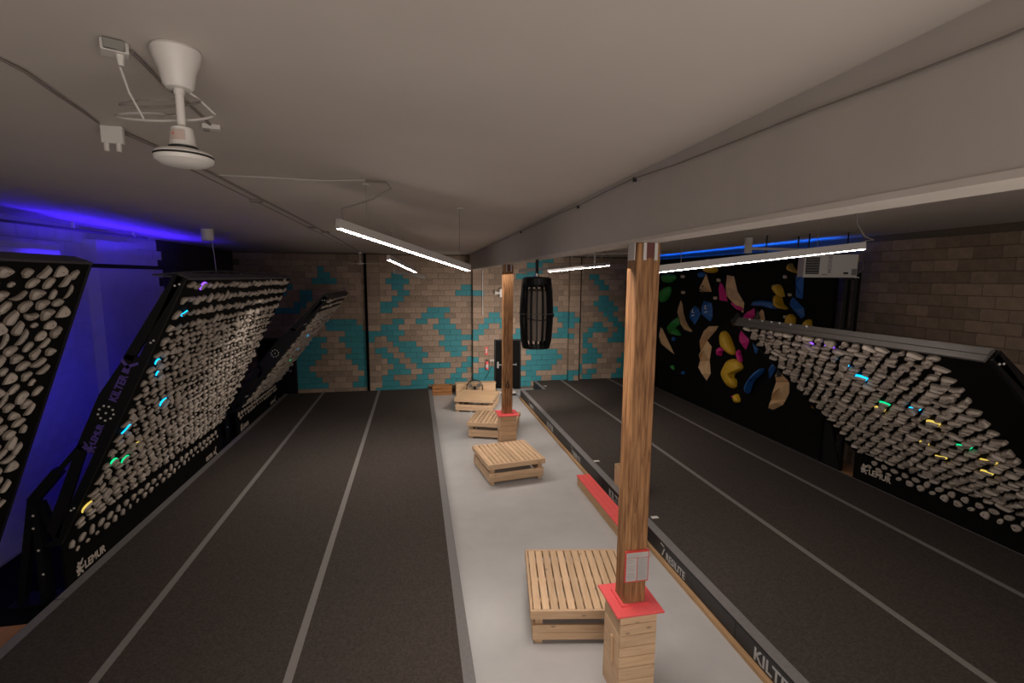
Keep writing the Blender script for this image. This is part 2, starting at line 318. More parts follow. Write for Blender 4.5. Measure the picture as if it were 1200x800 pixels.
WALL_HOLDS = [
('v','wood',[(15.99,2.54),(15.85,2.5),(14.95,1.72),(15.46,1.83),(15.94,1.98)]),
('h','green',[(15.97,3.8),(15.65,3.99),(15.39,4.03),(15.34,3.85),(15.5,3.59),(15.82,3.44),(15.94,3.49)]),
('h','green',[(15.95,4.38),(15.62,4.45),(15.08,4.41),(15.06,4.27),(15.44,4.12),(15.85,4.19)]),
('v','wood',[(14.72,3.57),(14.61,3.45),(14.52,3.17),(14.37,2.94),(14.16,2.75),(13.94,2.64),(14.01,2.59),(14.4,2.62),(14.65,2.78),(14.8,3.01),(14.87,3.29)]),
('v','green',[(14.84,3.01),(14.71,2.77),(15.18,2.5),(15.38,2.39),(15.3,2.71),(15.21,2.83)]),
('h','green',[(15.1,2.49),(14.91,2.64),(14.55,2.43),(14.68,2.39),(14.88,2.41),(15.09,2.37)]),
('h','blue',[(15.14,2.3),(14.91,2.3),(14.95,2.17),(15.07,2.17)]),
('v','blue',[(13.89,3.44),(13.67,3.37),(13.53,3.2),(13.82,2.84),(14.11,3.03),(14.11,3.24)]),
('v','blue',[(13.41,3.62),(13.01,3.57),(12.94,3.41),(12.92,3.16),(13.01,3.01),(13.5,3.2),(13.5,3.41)]),
('v','wood',[(13.36,4.42),(13.03,3.9),(13.65,3.89)]),
('h','yellow',[(13.43,4.79),(13.25,4.88),(13.08,4.79),(12.74,4.55),(12.89,4.45),(13.26,4.47),(13.35,4.55)]),
('h','blue',[(13.77,4.45),(13.55,4.5),(13.34,4.44),(13.47,4.32),(13.67,4.32)]),
('v','pink',[(12.65,4.19),(12.52,4.11),(12.38,3.93),(12.25,3.65),(12.63,3.67),(12.66,3.86)]),
('v','wood',[(12.35,4.39),(12.04,4.35),(11.86,3.95),(11.54,3.64),(11.56,3.38),(12.06,3.66),(12.32,3.81),(12.36,4.02)]),
('h','pink',[(12.01,3.65),(11.88,3.66),(11.53,3.5),(11.6,3.42),(11.87,3.55)]),
('v','black',[(11.78,3.38),(11.53,3.13),(11.61,3.01),(11.95,2.97),(12.06,3.14)]),
('v','pink',[(11.13,3.53),(11.08,3.34),(11.37,3.09),(11.55,3.27),(11.45,3.39)]),
('v','pink',[(11.56,2.98),(11.25,2.74),(11.24,2.64),(11.34,2.41),(11.45,2.47),(11.65,2.61),(11.64,2.78)]),
('h','blue',[(11.22,3.62),(11.12,3.71),(10.91,3.75),(10.32,3.73),(10.28,3.54),(10.66,3.61),(11.17,3.59)]),
('h','yellow',[(10.47,4.14),(10.28,4.17),(10.18,4.07),(10.09,3.87),(10.14,3.86),(10.31,3.95)]),
('h','yellow',[(10.29,3.92),(10.17,3.84),(10.12,3.69),(9.96,3.61),(9.97,3.57),(10.22,3.58),(10.3,3.68),(10.32,3.86)]),
('v','blue',[(9.84,3.87),(9.49,3.63),(9.45,3.46),(9.54,3.39),(9.92,3.68),(9.91,3.8)]),
('v','blue',[(9.81,4.36),(9.57,4.37),(9.55,3.84),(9.75,3.87)]),
('h','yellow',[(9.95,4.67),(9.88,4.56),(9.75,4.45),(9.76,4.42),(10.0,4.5),(10.02,4.57)]),
('h','yellow',[(9.91,3.33),(9.88,3.47),(9.78,3.47),(9.68,3.37),(9.74,3.12),(9.94,3.09)]),
('h','yellow',[(9.31,3.4),(9.23,3.38),(9.19,3.15),(9.47,3.14)]),
('v','wood',[(10.85,3.52),(10.78,3.47),(10.67,3.15),(11.12,3.15),(11.0,3.34)]),
('v','wood',[(13.41,2.03),(13.44,2.38),(13.31,2.7),(13.06,2.87),(12.61,2.92),(12.71,2.78),(13.11,2.43)]),
('v','wood',[(13.11,2.43),(12.87,2.27),(12.93,1.86),(13.42,1.77),(13.41,2.03)]),
('v','wood',[(13.42,1.76),(12.93,1.85),(12.84,1.46),(13.02,1.21),(13.22,1.39)]),
('h','yellow',[(12.35,2.76),(12.24,2.83),(12.04,2.71),(11.85,2.46),(11.74,2.27),(11.79,2.18),(12.02,2.24),(12.24,2.36),(12.34,2.56)]),
('h','pink',[(12.48,2.28),(12.34,2.35),(12.21,2.27),(12.36,2.17),(12.35,2.08),(12.43,2.07),(12.47,2.18)]),
('h','pink',[(11.64,2.36),(11.55,2.37),(11.53,2.26),(11.44,2.13),(11.45,2.03),(11.55,2.07),(11.64,2.22)]),
('h','yellow',[(12.17,1.72),(12.0,2.01),(11.74,2.1),(11.49,2.06),(11.38,1.91),(11.46,1.82),(11.73,1.68),(11.75,1.55),(11.61,1.53),(11.61,1.29),(11.86,1.27),(12.11,1.43),(12.22,1.59)]),
('h','yellow',[(11.63,1.11),(11.52,1.16),(11.39,0.98),(11.54,0.88),(11.63,1.01)]),
('h','pink',[(11.8,1.03),(11.67,1.09),(11.7,0.98)]),
('h','green',[(15.13,1.3),(14.96,1.35),(14.87,1.19),(14.99,1.2)]),
('h','blue',[(14.42,1.23),(14.21,1.27),(14.27,1.14),(14.36,1.14)]),
('v','blue',[(11.09,2.8),(10.88,2.48),(10.92,2.36),(11.01,2.38)]),
('v','wood',[(11.06,2.8),(10.59,2.61),(10.37,2.47),(10.38,2.35),(10.81,2.49)]),
('h','blue',[(11.16,1.29),(11.13,1.44),(10.87,1.81),(10.64,2.04),(10.57,2.04),(10.65,1.89),(10.96,1.63),(11.07,1.27)]),
('v','blue',[(10.29,2.27),(10.17,2.24),(10.26,2.01),(10.4,1.8),(10.45,2.05)]),
('v','wood',[(10.08,2.23),(9.87,2.12),(9.76,1.88),(10.16,1.79),(10.12,2.13)]),
('v','wood',[(10.16,1.78),(9.76,1.87),(9.73,1.82),(9.72,1.61),(9.81,1.41),(10.28,1.29),(10.16,1.52)]),
('v','wood',[(10.28,1.29),(9.81,1.41),(9.88,1.28),(10.19,1.07),(10.36,1.07),(10.31,1.26)]),
('h','yellow',[(8.91,1.64),(8.86,1.61),(8.9,1.52),(8.94,1.43),(8.99,1.44),(8.99,1.51)]),
('h','cream',[(14.76,4.41),(14.57,4.4),(14.56,4.31),(14.74,4.3)]),
('h','cream',[(14.68,3.89),(14.48,3.88),(14.47,3.79),(14.66,3.78)]),
('h','cream',[(12.8,4.3),(12.64,4.28),(12.64,4.2),(12.78,4.2)]),
('h','cream',[(12.9,3.77),(12.75,3.77),(12.74,3.69),(12.88,3.67)]),
('h','cream',[(10.19,4.38),(10.09,4.37),(10.08,4.3),(10.18,4.3)]),
('h','cream',[(9.99,3.96),(9.89,3.95),(9.88,3.89),(9.98,3.88)]),
('h','cream',[(10.08,3.43),(9.98,3.43),(9.97,3.37),(10.07,3.35)]),
]

HB, CH, Z0, YB = 0.2075, 0.207, 0.088, 18.0
def ceil_z(y): return 5.24 - 0.0075*y
XL, XR, YF = -6.0, 9.3, -6.0

# ------------------------------------------------------------------ floor, ceiling, plain walls
MB().box(XL-.1, XR+.1, YF-.1, YB+.2, -0.2, 0.0).build('floor', M['concrete'])['kind'] = 'structure'
c = MB()
c.add([(XL-.1, YF-.1, ceil_z(YF-.1)), (XR+.1, YF-.1, ceil_z(YF-.1)), (XR+.1, YB+.2, ceil_z(YB+.2)), (XL-.1, YB+.2, ceil_z(YB+.2)),
       (XL-.1, YF-.1, 5.6), (XR+.1, YF-.1, 5.6), (XR+.1, YB+.2, 5.6), (XL-.1, YB+.2, 5.6)],
      [(0,3,2,1),(4,5,6,7),(0,1,5,4),(1,2,6,5),(2,3,7,6),(3,0,4,7)])
c.build('ceiling', M['ceiling'])['kind'] = 'structure'
MB().box(XL-.1, XR+.1, YF-.1, YF, 0, 5.28).build('wall_front', M['whiteblock'])['kind'] = 'structure'

# ------------------------------------------------------------------ block meshes
def block_mesh(name, nx, material, axis='y', depth=0.014, j=0.0035):
    """a block nx half-modules long; axis = wall normal; front face chamfered"""
    L, H = nx*HB-2*j, CH-2*j; c = 0.004
    ring = lambda i, d: [(j+i, d, j+i), (j+L-i, d, j+i), (j+L-i, d, j+H-i), (j+i, d, j+H-i)]
    mb = MB().loft([ring(0, 0.0), ring(0, -depth+c), ring(c, -depth)], cap0=False)
    if axis == 'x-': mb.v = [(p[1], p[0], p[2]) for p in mb.v]; mb.f = [tuple(reversed(f)) for f in mb.f]
    if axis == 'x+': mb.v = [(-p[1], p[0], p[2]) for p in mb.v]
    me = bpy.data.meshes.new(name); me.from_pydata(mb.v, [], mb.f); me.materials.append(material); me.update()
    return me

def merge(name, items, parent, mats):
    """items: (mesh, Matrix) -> one joined mesh object"""
    vs, fs, mi = [], [], []
    idx = {m.name: i for i, m in enumerate(mats)}
    for me, mx in items:
        b = len(vs); vs += [tuple(mx @ v.co) for v in me.vertices]
        mm = [idx[m.name] for m in me.materials]
        for p in me.polygons: fs.append(tuple(b+i for i in p.vertices)); mi.append(mm[p.material_index])
    me = bpy.data.meshes.new(name); me.from_pydata(vs, [], fs)
    for m in mats: me.materials.append(m)
    for p, k in zip(me.polygons, mi): p.material_index = k
    me.update()
    o = bpy.data.objects.new(name, me); COL.objects.link(o); o.parent = parent; o['kind'] = 'stuff'
    return o

# ------------------------------------------------------------------ back wall: block by block
wb = MB(); wb.box(XL-.1, XR+.1, YB+0.010, YB+.2, 0, 5.2)
wall_back = wb.build('wall_back', M['mortar']); wall_back['kind'] = 'structure'
PIL = [(-8, -6), (10, 12), (28, 30)]
PD = 0.20
for a, b in PIL:
    MB().box(a*HB+.002, b*HB-.002, YB-PD+0.010, YB+0.010, 0, ceil_z(YB)).build('pilaster', M['mortar'], wall_back)
MB().box(-1.77, -1.664, YB-.045, YB+.009, 0, ceil_z(YB)-.01).build('steel_channel', M['black'], wall_back)  # plain dark strip along the left edge of the first pilaster
MB().box(6.232, 6.32, YB-.045, YB+.009, 0, ceil_z(YB)-.01).build('steel_channel', M['black'], wall_back)  # matching dark strip right of the third pilaster
BL = {}
for nx in (1, 2):
    BL[nx, 't'] = block_mesh('block', nx, M['teal']); BL[nx, 'b'] = block_mesh('block', nx, M['brown'])
def teal(r, k): return any(a <= k < b for a, b in TEAL.get(r, ()))
doors = [(14, 19, 0, 9), (-26, -20, 0, 10)]
items = []
for r in range(0, 25):
    z = Z0 + r*CH
    if z + CH > ceil_z(YB)+0.02: continue
    k = -29 if r % 2 else -30
    seq = []
    while k < 45:
        a, b = k, k+2
        cuts = [a, b]
        for pa, pb in PIL:
            for q in (pa, pb):
                if a < q < b: cuts.append(q)
        for da, db, r0, r1 in doors:
            if r0 <= r < r1:
                for q in (da, db):
                    if a < q < b: cuts.append(q)
        if teal(r, a) != teal(r, a+1): cuts.append(a+1)
        cuts = sorted(set(cuts))
        for x0, x1 in zip(cuts[:-1], cuts[1:]): seq.append((x0, x1))
        k += 2
    for x0, x1 in seq:
        if x1*HB < XL or x0*HB > XR or (x0+x1)/2*HB < XL: continue
        if any(r0 <= r < r1 and x0 >= da and x1 <= db for da, db, r0, r1 in doors): continue
        pil = any(x0 >= pa and x1 <= pb for pa, pb in PIL)
        if pil: continue
        items.append((x0, x1-x0, r, YB, 't' if teal(r, x0) else 'b'))
    for pa, pb in PIL:
        if teal(r, pa) == teal(r, pa+1) and (r % 2 or r > 9):
            items.append((pa, 2, r, YB-PD, 't' if teal(r, pa) else 'b'))
        else:
            for q in (pa, pa+1): items.append((q, 1, r, YB-PD, 't' if teal(r, q) else 'b'))
def seen(it):
    x = (it[0]+it[1]/2)*HB; r = it[2]; z = Z0+(r+.5)*CH
    if x < -3.9 or x > 7.4 or r < 1: return 99
    if x < -2.0 and z > 2.8: return 60
    if z > 4.3: return 50
    return abs(x-1.6) + 0.55*abs(z-2.0) - (1.0 if it[1] == 2 else 0)
items.sort(key=seen)
rest = []
for i, (x0, n, r, y, c) in enumerate(items):
    loc = (x0*HB, y+random.uniform(-.002, .002), Z0+r*CH)
    if i < 290: inst('block', BL[n, c], wall_back, loc)
    else: rest.append((BL[n, c], Matrix.Translation(loc)))
# returns (side faces) of the pilasters
for pa, pb in PIL:
    for r in range(24):
        z = Z0+r*CH+.003
        for xx, kk in ((pa*HB, pa), (pb*HB, pb-1)):
            s = MB().box(xx-.004, xx+.004, YB-PD+.004, YB-.002, z, z+CH-.006)
            me = bpy.data.meshes.new('block'); me.from_pydata(s.v, [], s.f); me.materials.append(M['teal'] if teal(r, kk) else M['brown'])
            rest.append((me, Matrix()))
merge('blockwork', rest, wall_back, [M['brown'], M['teal']])

# ------------------------------------------------------------------ right wall
wall_right = MB().box(XR+0.010, XR+.2, YF, YB+.1, 0, 5.28).build('wall_right', M['mortar']); wall_right['kind'] = 'structure'
BR = {n: block_mesh('block', n, M['brown'], 'x-') for n in (1, 2)}
cand = []; rest = []
for r in range(0, 25):
    k = -29 if r % 2 else -28
    while k*HB < YB:
        y0 = k*HB; z = Z0+r*CH
        if z+CH > ceil_z(y0)+.02: k += 2; continue
        loc = Vector((XR+random.uniform(-.003, .003), y0, z))
        if 4.2 < y0 < 9.9 and r >= 11: cand.append((y0, loc))
        else: rest.append((BR[2], Matrix.Translation(loc)))
        k += 2
for i, (y0, loc) in enumerate(sorted(cand, key=lambda t: t[0])):
    if i < 290: inst('block', BR[2], wall_right, loc)
    else: rest.append((BR[2], Matrix.Translation(loc)))
merge('blockwork', rest, wall_right, [M['brown']])

# ------------------------------------------------------------------ left wall: white painted, dark beyond
wall_left = MB().box(XL-.2, XL-0.006, YF, YB+.1, 0, 5.28).build('wall_left', M['whitemortar']); wall_left['kind'] = 'structure'
BW = block_mesh('block', 2, M['whiteblock'], 'x+', depth=0.008, j=0.002); BD = block_mesh('block', 2, M['darkblock'], 'x+', depth=0.010)
r1, r2, n = [], [], 0
for r in range(0, 25):
    k = -29 if r % 2 else -28
    while k*HB < YB-.2:
        y0 = k*HB; z = Z0+r*CH
        if z+CH <= ceil_z(y0)+.02:
            if y0 > 13.0: r2.append((BD, Matrix.Translation((XL, y0, z))))
            elif 6.2 < y0 < 9.6 and r < 19 and n < 280: inst('block', BW, wall_left, (XL, y0, z)); n += 1
            else: r1.append((BW, Matrix.Translation((XL, y0, z))))
        k += 2
merge('blockwork', r1, wall_left, [M['whiteblock']]); merge('dark_blockwork', r2, wall_left, [M['darkblock']])['label'] = 'wall blocks painted black'
MB().box(XL-.0058, XL-.001, 13.08, YB, 0, 5.12).build('dark_backing', M['darkblock'], wall_left)
MB().box(XL, XL+.22, 10.45, 11.35, 0, 4.93).build('pier', M['whiteblock'], wall_left)
MB().box(XL, XL+.14, 11.35, 12.0, 0, 4.95).build('pier', M['whiteblock'], wall_left)

# ------------------------------------------------------------------ doors
def exit_door(name, x0, x1, h, barside):
    mb = MB(); mb.box(x0, x1, YB-.035, YB+.008, 0.02, h); d = mb.build(name, M['black']); d['kind'] = 'structure'
    f = MB(); f.box(x0-.02, x0+.03, YB-.05, YB+.008, 0, h+.03).box(x1-.03, x1+.02, YB-.05, YB+.008, 0, h+.03).box(x0+.03, x1-.03, YB-.05, YB+.008, h-.02, h+.03)
    f.build('door_frame', M['blacksteel'], d)
    b = MB(); b.box(x0+.12, x1-.16, YB-.085, YB-.06, 0.96, 1.0).box(x0+.08, x0+.15, YB-.09, YB-.035, .86, 1.10).box(x1-.2, x1-.15, YB-.08, YB-.035, .94, 1.02)
    b.build('push_bar', M['steel'], d); return d
d1 = exit_door('door_1', 14*HB+.02, 19*HB-.02, 1.93, 0)
MB().box(3.26, 3.34, YB-.045, YB-.036, 1.42, 1.62).build('door_notice', M['redsign'], d1)
exit_door('door_2', -26*HB+.02, -20*HB-.02, 2.1, 0)
o = MB().box(2.96, 3.62, 17.35, 17.95, 0, 0.06).build('door_step', M['whitedim']); tag(o, 'low pale step in front of the black exit door', 'step')
o = MB().bbox(3.02, 3.60, 16.95, 17.25, 0, 0.02).build('door_mat', M['vinyl']); tag(o, 'black doormat on the grey floor before the exit door', 'doormat')

# ------------------------------------------------------------------ beam
def zb(y): return 4.645 - 0.0035*y
b = MB()
bx0, bx1 = 1.97, 2.21
b.add([(bx0, YF, zb(YF)), (bx1, YF, zb(YF)), (bx1, YB-PD, zb(YB)), (bx0, YB-PD, zb(YB)), (bx0, YF, 5.30), (bx1, YF, 5.30), (bx1, YB-PD, 5.12), (bx0, YB-PD, 5.12)],
      [(0,3,2,1),(4,5,6,7),(0,1,5,4),(1,2,6,5),(2,3,7,6),(3,0,4,7)])
beam = b.build('ceiling_beam', M['beam']); beam['kind'] = 'structure'
b = MB(); b.add([(bx0-.004, YF, zb(YF)-.03), (bx1+.004, YF, zb(YF)-.03), (bx1+.004, YB-PD, zb(YB)-.03), (bx0-.004, YB-PD, zb(YB)-.03),
                 (bx0-.004, YF, zb(YF)), (bx1+.004, YF, zb(YF)), (bx1+.004, YB-PD, zb(YB)), (bx0-.004, YB-PD, zb(YB))],
                [(0,3,2,1),(4,5,6,7),(0,1,5,4),(1,2,6,5),(2,3,7,6),(3,0,4,7)])
b.build('bottom_board', M['beam_edge'], beam)

# ------------------------------------------------------------------ posts with their plank boxes
def post_set(y, zt, which):
    x0, x1, y0, y1 = 2.0, 2.23, y, y+.215
    top = zb(y+.1)-.03
    p = empty('timber_post', ((x0+x1)/2, y+.1, 0), 0, which[0], 'post', None)
    W = lambda mb, nm, m, par=p: mb.build(nm, m, par, loc=(-(x0+x1)/2, -(y+.1), 0))
    W(MB().bbox(x0, x1, y0, y1, 0.0, top-.002, c=.008), 'shaft', M['post'])
    W(MB().box(x0+.085, x0+.175, y0-.010, y0-.002, top-.14, top-.004), 'bracket', M['bracket'])
    for xa in (x0+.07, x0+.18): W(MB().box(xa-.018, xa+.012, y0-.016, y0-.002, top-.16, top-.002), 'bracket_strap', M['whitedim'])
    for xa, xb in ((x0-.012, x0-.002), (x1+.002, x1+.012)): W(MB().box(xa, xb, y0+.04, y1-.04, top-.16, top-.002), 'bracket_strap', M['whitedim'])
    W(MB().lathe([(0.011, 0), (0.011, .006)], 8, (0, 0, 0)), 'bolt', M['boltw']) if False else None
    # box of planks
    bx = empty('post_box', ((x0+x1)/2, y+.1, 0), 0, which[1], 'plinth', None)
    c0, c1, d0, d1 = 1.92, 2.31, y-.11, y+.285
    hs = [.135, .12, .13, .115, .10, .12, .115, .105]
    s = (zt-.022)/sum(hs); z = 0.0
    for i, h in enumerate(hs):
        h *= s; g = .003
        W(MB().bbox(c0, c1, d0, d0+.02, z+g, z+h-g, .003), 'plank', M['pine_x'], bx)
        W(MB().bbox(c0, c1, d1-.02, d1, z+g, z+h-g, .003), 'plank', M['pine_x'], bx)
        if not (2 <= i <= 5): W(MB().bbox(c0, c0+.02, d0+.021, d1-.021, z+g, z+h-g, .003), 'plank', M['pine_y'], bx)
        W(MB().bbox(c1-.02, c1, d0+.021, d1-.021, z+g, z+h-g, .003), 'plank', M['pine_y'], bx)
        z += h
    zd0 = sum(hs[:2])*s; zd1 = sum(hs[:6])*s
    hd = (zd1-zd0)/4
    dr = W(MB().bbox(c0-.004, c0+.016, d0+.024, d1-.024, zd0+.004, zd1-.004, .003), 'hatch', M['pine_y'], bx)
    for q in range(1, 4):
        g_ = MB().box(c0-.0045, c0-.003, d0+.024, d1-.024, zd0+hd*q-.002, zd0+hd*q+.002); g_.build('groove', M['curb'], dr)
    W(MB().bbox(c0-.03, c0-.0045, y+.12-.1, y+.06, zd0+.10, zd1-.09, .004), 'handle', M['pine_z'], bx)
    W(MB().bbox(1.865, 2.365, y-.16, y+.36, zt-.02, zt, .004), 'top_plate', M['red'], bx)
    m = MB()
    m.box(x0-.035, x1+.035, y0-.035, y0-.004, zt, zt+.018).box(x0-.035, x1+.035, y1+.004, y1+.035, zt, zt+.018)
    m.box(x0-.035, x0-.004, y0-.004, y1+.004, zt, zt+.018).box(x1+.004, x1+.035, y0-.004, y1+.004, zt, zt+.018)
    W(m, 'collar', M['red'], bx)
    return p, bx
p1, bx1_ = post_set(4.18, 1.01, ('thick timber post nearest the camera with a framed notice on it', 'plank box with red top plate around the nearest timber post'))
p2, bx2_ = post_set(11.05, 1.05, ('timber post farther back beside the black hanging barrel, clip on its face', 'plank box with red top plate around the farther timber post'))
# notice in a red frame on the near post
n = empty('framed_notice', (2.115, 4.16, 1.43), 0, 'red framed paper notice fixed to the nearest timber post', 'notice')
MB().box(-.125, .125, -.004, .016, -.165, .165).build('frame', M['redsign'], n)
MB().box(-.115, .115, -.007, -.004, .095, .148).build('sheet', M['paper'], n)
MB().box(-.115, -.004, -.007, -.004, -.152, .090).build('sheet', M['paper'], n)
MB().box(.004, .115, -.007, -.004, -.152, .090).build('sheet', mat('grey_sheet', (.40, .385, .385), .7), n)
ln = MB()
for q in range(14):
    z = .075-q*.0155
    if q in (3, 8): continue
    ln.box(-.108, -.108+random.uniform(.06, .095), -.0078, -.0072, z-.003, z)
for q in range(12):
    z = .070-q*.017; ln.box(.012, .012+random.uniform(.05, .092), -.0078, -.0072, z-.003, z)
for q in range(3): ln.box(-.10, -.10+random.uniform(.12, .2), -.0078, -.0072, .132-q*.014, .135-q*.014)
ln.build('print', M['paperink'], n)
# carabiner hung on the far post
k = MB(); k.tube([(0, 0, .06), (0, -.015, .03), (0, -.02, 0)], .012).tube([(-.03, -.02, -.09), (-.038, -.02, -.03), (0, -.02, .0), (.038, -.02, -.03), (.03, -.02, -.09), (0, -.02, -.11), (-.03, -.02, -.09)], .011)
o = k.build('carabiner', M['blacksteel'], loc=(2.10, 11.03, 1.80)); tag(o, 'dark carabiner hooked on the face of the farther timber post', 'carabiner')

# ------------------------------------------------------------------ slatted platforms on the floor
def platform(label, x, y, ang, size=1.29, h=0.45, slats=12, solid=False, loose=0.0):
    t = empty('wooden_platform', (x, y, 0), math.radians(ang), label, 'platform', 'low pine platforms along the aisle')
    S = size; zt = h; ap = .105
    # local origin is the front left corner
    for (a, b, c_, d, m) in ((0, S, 0, .035, 'pine_x'), (0, S, S-.035, S, 'pine_x'), (0, .035, .036, S-.036, 'pine_y'), (S-.035, S, .036, S-.036, 'pine_y')):
        MB().bbox(a, b, c_, d, zt-ap, zt, .004).build('apron', M[m], t)
    if solid:
        MB().bbox(.036, S-.036, .036, S-.036, zt-.03, zt-.001, .002).build('top_sheet', M['ply'], t)
    else:
        w = (S-.072)/slats
        for i in range(slats):
            MB().bbox(.036+i*w+.008, .036+(i+1)*w-.008, .037, S-.037, zt-.035, zt-.002+random.uniform(-.001, .001), .004).build('slat', M['pine_y'], t)
        for yy in (.25, S/2, S-.25): MB().box(.036, S-.036, yy-.03, yy+.03, zt-ap, zt-.036).build('joist', M['pine_x'], t)
    i0 = .03
    for z in (.06, .156):
        for (a, b, c_, d, m) in ((i0, S-i0, i0, i0+.03, 'pine_x'), (i0, S-i0, S-i0-.03, S-i0, 'pine_x'), (i0, i0+.03, i0+.031, S-i0-.031, 'pine_y'), (S-i0-.03, S-i0, i0+.031, S-i0-.031, 'pine_y')):
            MB().bbox(a, b, c_, d, z, z+.091, .004).build('side_board', M[m], t)
    for a in (i0+.031, S-i0-.031-.09):
        for c_ in (i0+.032, S-i0-.032-.09):
            MB().box(a, a+.09, c_, c_+.09, 0, zt-ap-.001).build('leg', M['pine_z'], t)
    return t
platform('slatted pine platform nearest the camera, beside the near post box', 1.235, 5.00, -10.0)
platform('slatted pine platform standing clear in the middle of the aisle', 1.405, 9.42, 8.6, size=1.28)
platform('slatted pine platform partly behind the farther red-topped post box', 1.285, 12.50, -19.5, size=1.28, slats=11)
platform('pine platform with a closed smooth top, in front of the floor fan', 1.15, 15.15, -19.5, size=1.27, solid=True)

# ------------------------------------------------------------------ things at the end of the aisle
t = empty('plank_crate', (0.90, 17.62, 0), 0, 'dark stained three-board crate by the end of the left mat', 'crate')
for z in (.005, .125, .245):
    MB().bbox(-.36, .36, -.15, -.12, z, z+.108, .004).build('plank', M['crate_dark'], t)
    MB().bbox(-.36, .36, .12, .15, z, z+.108, .004).build('plank', M['crate_dark'], t)
    for a in (-.36, .33): MB().bbox(a, a+.03, -.119, .119, z, z+.108, .004).build('end_board', M['crate_dark'], t)
MB().box(-.325, .325, -.118, .118, .005, .30).build('filling', M['seam'], t)
t = empty('plywood_box', (2.12, 17.45, 0), 0, 'pale plywood box against the back wall behind the farthest platform', 'box')
MB().bbox(-.73, .73, -.16, .16, .0, .42, .004).build('body', M['ply'], t)
MB().bbox(-.75, .75, -.18, .18, .421, .445, .004).build('lid', M['pine_x'], t)
# floor fan
fz = .50
t = empty('floor_fan', (2.03, 16.95, 0), 0, 'round black floor fan between the farthest platform and the plywood box', 'fan')
g = MB()
for rr in (.29, .285): g.tube([(rr*math.cos(a), -.07 if rr > .287 else .07, fz-.15+rr*math.sin(a)) for a in [2*math.pi*i/32 for i in range(33)]], .012, 6)
for i in range(20):
    a = 2*math.pi*i/20; g.tube([(.04*math.cos(a), -.09, fz-.15+.04*math.sin(a)), (.2*math.cos(a), -.10, fz-.15+.2*math.sin(a)), (.287*math.cos(a), -.07, fz-.15+.287*math.sin(a))], .0022, 4)
g.build('cage', M['blacksteel'], t)
f = MB()
for i in range(3):
    a0 = 2*math.pi*i/3+.5
    f.prism([(.03*math.cos(a0), .03*math.sin(a0)), (.24*math.cos(a0-.35), .24*math.sin(a0-.35)), (.26*math.cos(a0), .26*math.sin(a0)), (.24*math.cos(a0+.4), .24*math.sin(a0+.4))], .008, ((0, -.02, fz-.15), (1, .12, 0), (0, 0, 1), (0, -1, 0)))
f.build('blade', M['steel'], t)
MB().tube([(0, -.08, fz-.15), (0, .10, fz-.15)], .05, 12).build('motor', M['blacksteel'], t)
MB().tube([(-.3, 0, fz-.15), (-.28, 0, .03), (-.22, .15, .015), (.22, .15, .015), (.28, 0, .03), (.3, 0, fz-.15)], .012, 6).build('stand', M['blacksteel'], t)
# extinguisher, its sign, alarm boxes
t = empty('fire_extinguisher', (2.62, 17.92, .82), 0, 'red fire extinguisher on the wall left of the exit door', 'extinguisher')
MB().lathe([(.03, 0), (.06, .01), (.062, .24), (.05, .30), (.02, .33)], 16).build('cylinder', M['red'], t, smooth=True)
MB().lathe([(.063, .08), (.063, .20)], 16).build('paper_label', M['paper'], t, smooth=True)
v = MB(); v.tube([(0, 0, .33), (0, 0, .37)], .018).box(-.05, .03, -.012, .012, .36, .38).tube([(.03, 0, .35), (.08, -.02, .30), (.075, -.03, .12)], .01, 6); v.build('valve', M['blacksteel'], t)
t = MB().box(2.55, 2.66, 17.965, 17.975, 1.37, 1.68).build('extinguisher_sign', M['redsign']); tag(t, 'upright red sign on the wall above the fire extinguisher', 'sign')
s = MB(); s.box(2.58, 2.63, 17.962, 17.965, 1.44, 1.62); s.build('sign_print', M['paper'], t)
for i, x in enumerate((2.78, 2.86)):
    o = MB().bbox(x-.035, x+.035, 17.93, 17.985, 1.12, 1.20, .006).build('wall_box', M['whitedim'])
    tag(o, ('small white box on the wall, next to the extinguisher', 'small white box on the wall, touching the exit door frame')[i], 'switch box')
o = MB().tube([(2.84, 17.97, 1.12), (2.82, 17.96, .95), (2.70, 17.95, .70), (2.55, 17.9, .47)], .007, 5).build('extension_cord', M['blacksteel'])
tag(o, 'thin dark cord running down the wall from the white boxes', 'cord')
# white nozzle fitting high up beside the far post
t = empty('wall_siren', (3.04, 17.86, 3.72), 0, 'white fitting high on the back wall, just left of the far post', 'siren')
MB().bbox(.04, .20, -.05, .125, -.16, .16, .02).build('housing', M['white'], t)
MB().tube([(-.15, -.03, .0), (-.02, -.03, .0), (.04, -.03, .0)], [.09, .05, .04], 12).build('horn', M['white'], t, smooth=True)
MB().tube([(-.55, .08, 0), (-.12, .0, 0)], .006, 5).build('wire', M['cablew'], t)

# ------------------------------------------------------------------ hanging barrel of black slats
t = empty('slatted_barrel', (2.045, 8.1, 3.07), 0, 'black barrel of upright slats hanging from the beam between the posts', 'punching bag')
prof = [(.235, .0), (.268, .15), (.287, .45), (.290, .62), (.280, .85), (.262, 1.05), (.248, 1.17)]
for i in range(16):
    a = 2*math.pi*(i+.5)/16; ca, sa = math.cos(a), math.sin(a); mb = MB(); rings = []
    for r_, z in prof:
        w = .0115
        rings.append([((r_-.045)*ca-w*sa, (r_-.045)*sa+w*ca, z), (r_*ca-w*sa, r_*sa+w*ca, z), (r_*ca+w*sa, r_*sa-w*ca, z), ((r_-.045)*ca+w*sa, (r_-.045)*sa-w*ca, z)])
    mb.loft(rings).build('slat', M['blacksteel'], t)
MB().lathe([(.10, .12), (.19, .14), (.212, .55), (.198, .98), (.12, 1.02)], 24).build('core', M['bagskin'], t, smooth=True)
